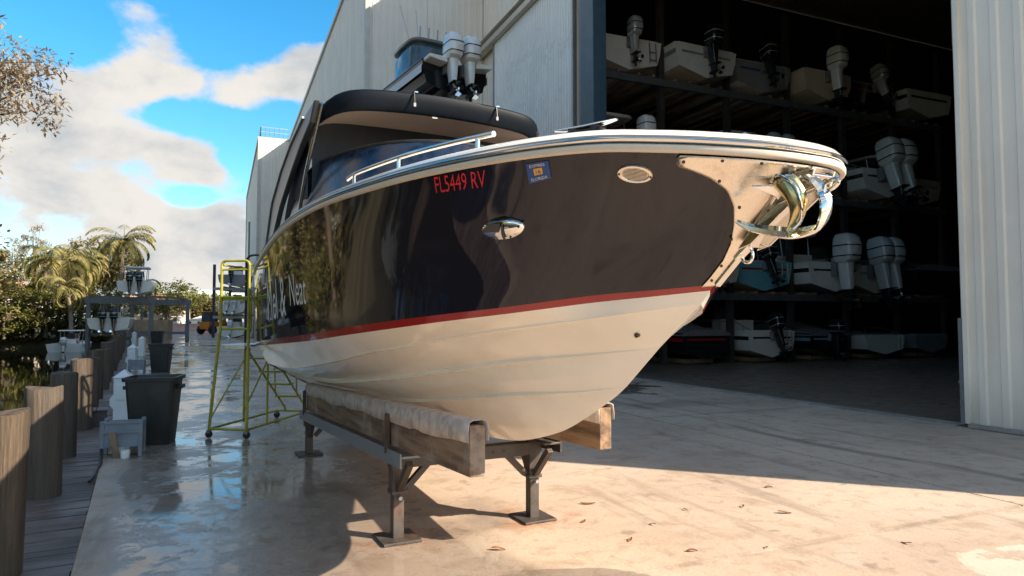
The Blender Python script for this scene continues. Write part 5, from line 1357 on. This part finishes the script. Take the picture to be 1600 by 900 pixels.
tree(at(150, 66), 'dark green undergrowth tree behind the lower lift boat', 4.8, 8, 4.4, 'leaf_green', 36, 110, 46, (.34, .11), 2.4, .2, group=G)
tree(at(8, 61), 'light green waterside bush at the canal edge', 3.4, 5.5, 3.2, 'leaf_green', 37, 90, 46, (.28, .10), 1.6, .15, group=G)
tree(at(-40, 66), 'olive tree hanging over the canal bend', 9.0, 9, 7, 'leaf_olive', 38, 120, 44, (.40, .12), None, .3, group=G)
tree(at(262, 108), 'wide flat-topped green tree behind the pink barriers', 7.6, 12, 5.2, 'leaf_green', 39, 150, 44, (.46, .15), None, .35, group='trees at the far end of the yard')
tree(at(232, 118), 'green tree behind the plywood crate', 7.0, 9, 5.2, 'leaf_green', 40, 110, 40, (.46, .15), None, .3, group='trees at the far end of the yard')
for i, (px, d, hh, mt, lb) in enumerate(((295, 138, 7.0, 'leaf_olive', 'olive tree above the wide canopy'), (312, 142, 6.6, 'leaf_brown', 'brownish tree right behind the orange loader'), (330, 140, 6.8, 'leaf_olive', 'olive tree beyond the outdoor rack'), (278, 140, 6.8, 'leaf_green', 'green tree over the smaller canopy'), (350, 150, 7, 'leaf_green', 'green tree half hidden by the outdoor rack'), (375, 155, 7, 'leaf_olive', 'olive tree behind the yellow ladder'))):
    tree(at(px, d), lb, hh, 9, 5.5, mt, 50 + i, 100, 36, (.55, .18), None, .3, group='trees at the far end of the yard')
# trees across the canal that the dark hull mirrors
spots = ['opposite the near pilings', 'opposite the bare end of the boardwalk', 'opposite the speedboat bow', 'opposite the speedboat windshield', 'opposite the boat stand', 'opposite the grey tub', 'opposite the tall bin', 'opposite the step box', 'opposite the yellow ladder', 'between the ladder and the second bin', 'opposite the second bin', 'just past the second bin', 'opposite the third pedestal', 'opposite the distant bin', 'opposite the boat lift', 'just before the casuarinas', 'next to the casuarinas', 'among the casuarinas']
for i, sp in enumerate(spots):
    k = -2 + i * 4.6 if i < 12 else 55 + (i - 12) * 6.5; mt = ('leaf_olive', 'leaf_green', 'leaf_olive')[i % 3]; kind = {'leaf_olive': 'olive', 'leaf_green': 'green'}[mt]
    p = Q(k, -15.5 - 2.5 * (i % 3), .4); hh = 13.5 + 2.2 * math.sin(i * 1.9)
    tree(tuple(p), 'tall dense %s tree across the canal %s' % (kind, sp), hh, 8.5, hh * .98, mt, 70 + i, 170, 34, (.55, .18), hh * .52, .3, group='trees across the canal')
for i in range(13):
    k = 34 + i * 4.4; p = Q(k, -12.6 - .5 * (i % 2), -.2)
    tree(tuple(p), 'low mangrove bush hanging over the water along the far bank', 2.6 + .5 * math.sin(i * 2.2), 5.2, 2.9, 'leaf_green' if i % 3 else 'leaf_olive', 130 + i, 60, 44, (.30, .10), 1.0, .1, group='mangrove bushes along the far bank')
for i in range(5):
    p = Q(73.6 + .5 * (i % 2), -11 + i * 2.1, -.2)
    tree(tuple(p), 'low bush growing at the head of the canal behind the moored boat', 2.4 + .5 * math.sin(i * 2.2), 3.6, 2.6, 'leaf_green' if i % 2 else 'leaf_olive', 150 + i, 50, 44, (.30, .10), 1.0, .1, group='bushes at the head of the canal')
# big brown tree whose limb reaches into the sky
tree((-30.3, 30.5, .4), 'big brown-leaved tree whose outer branches reach over the canal', 18.5, 15.5, 12, 'leaf_brown', 91, 380, 80, (.36, .06), 13.0, .45, .66, .25, lean=(.0, 0), gap=.25)
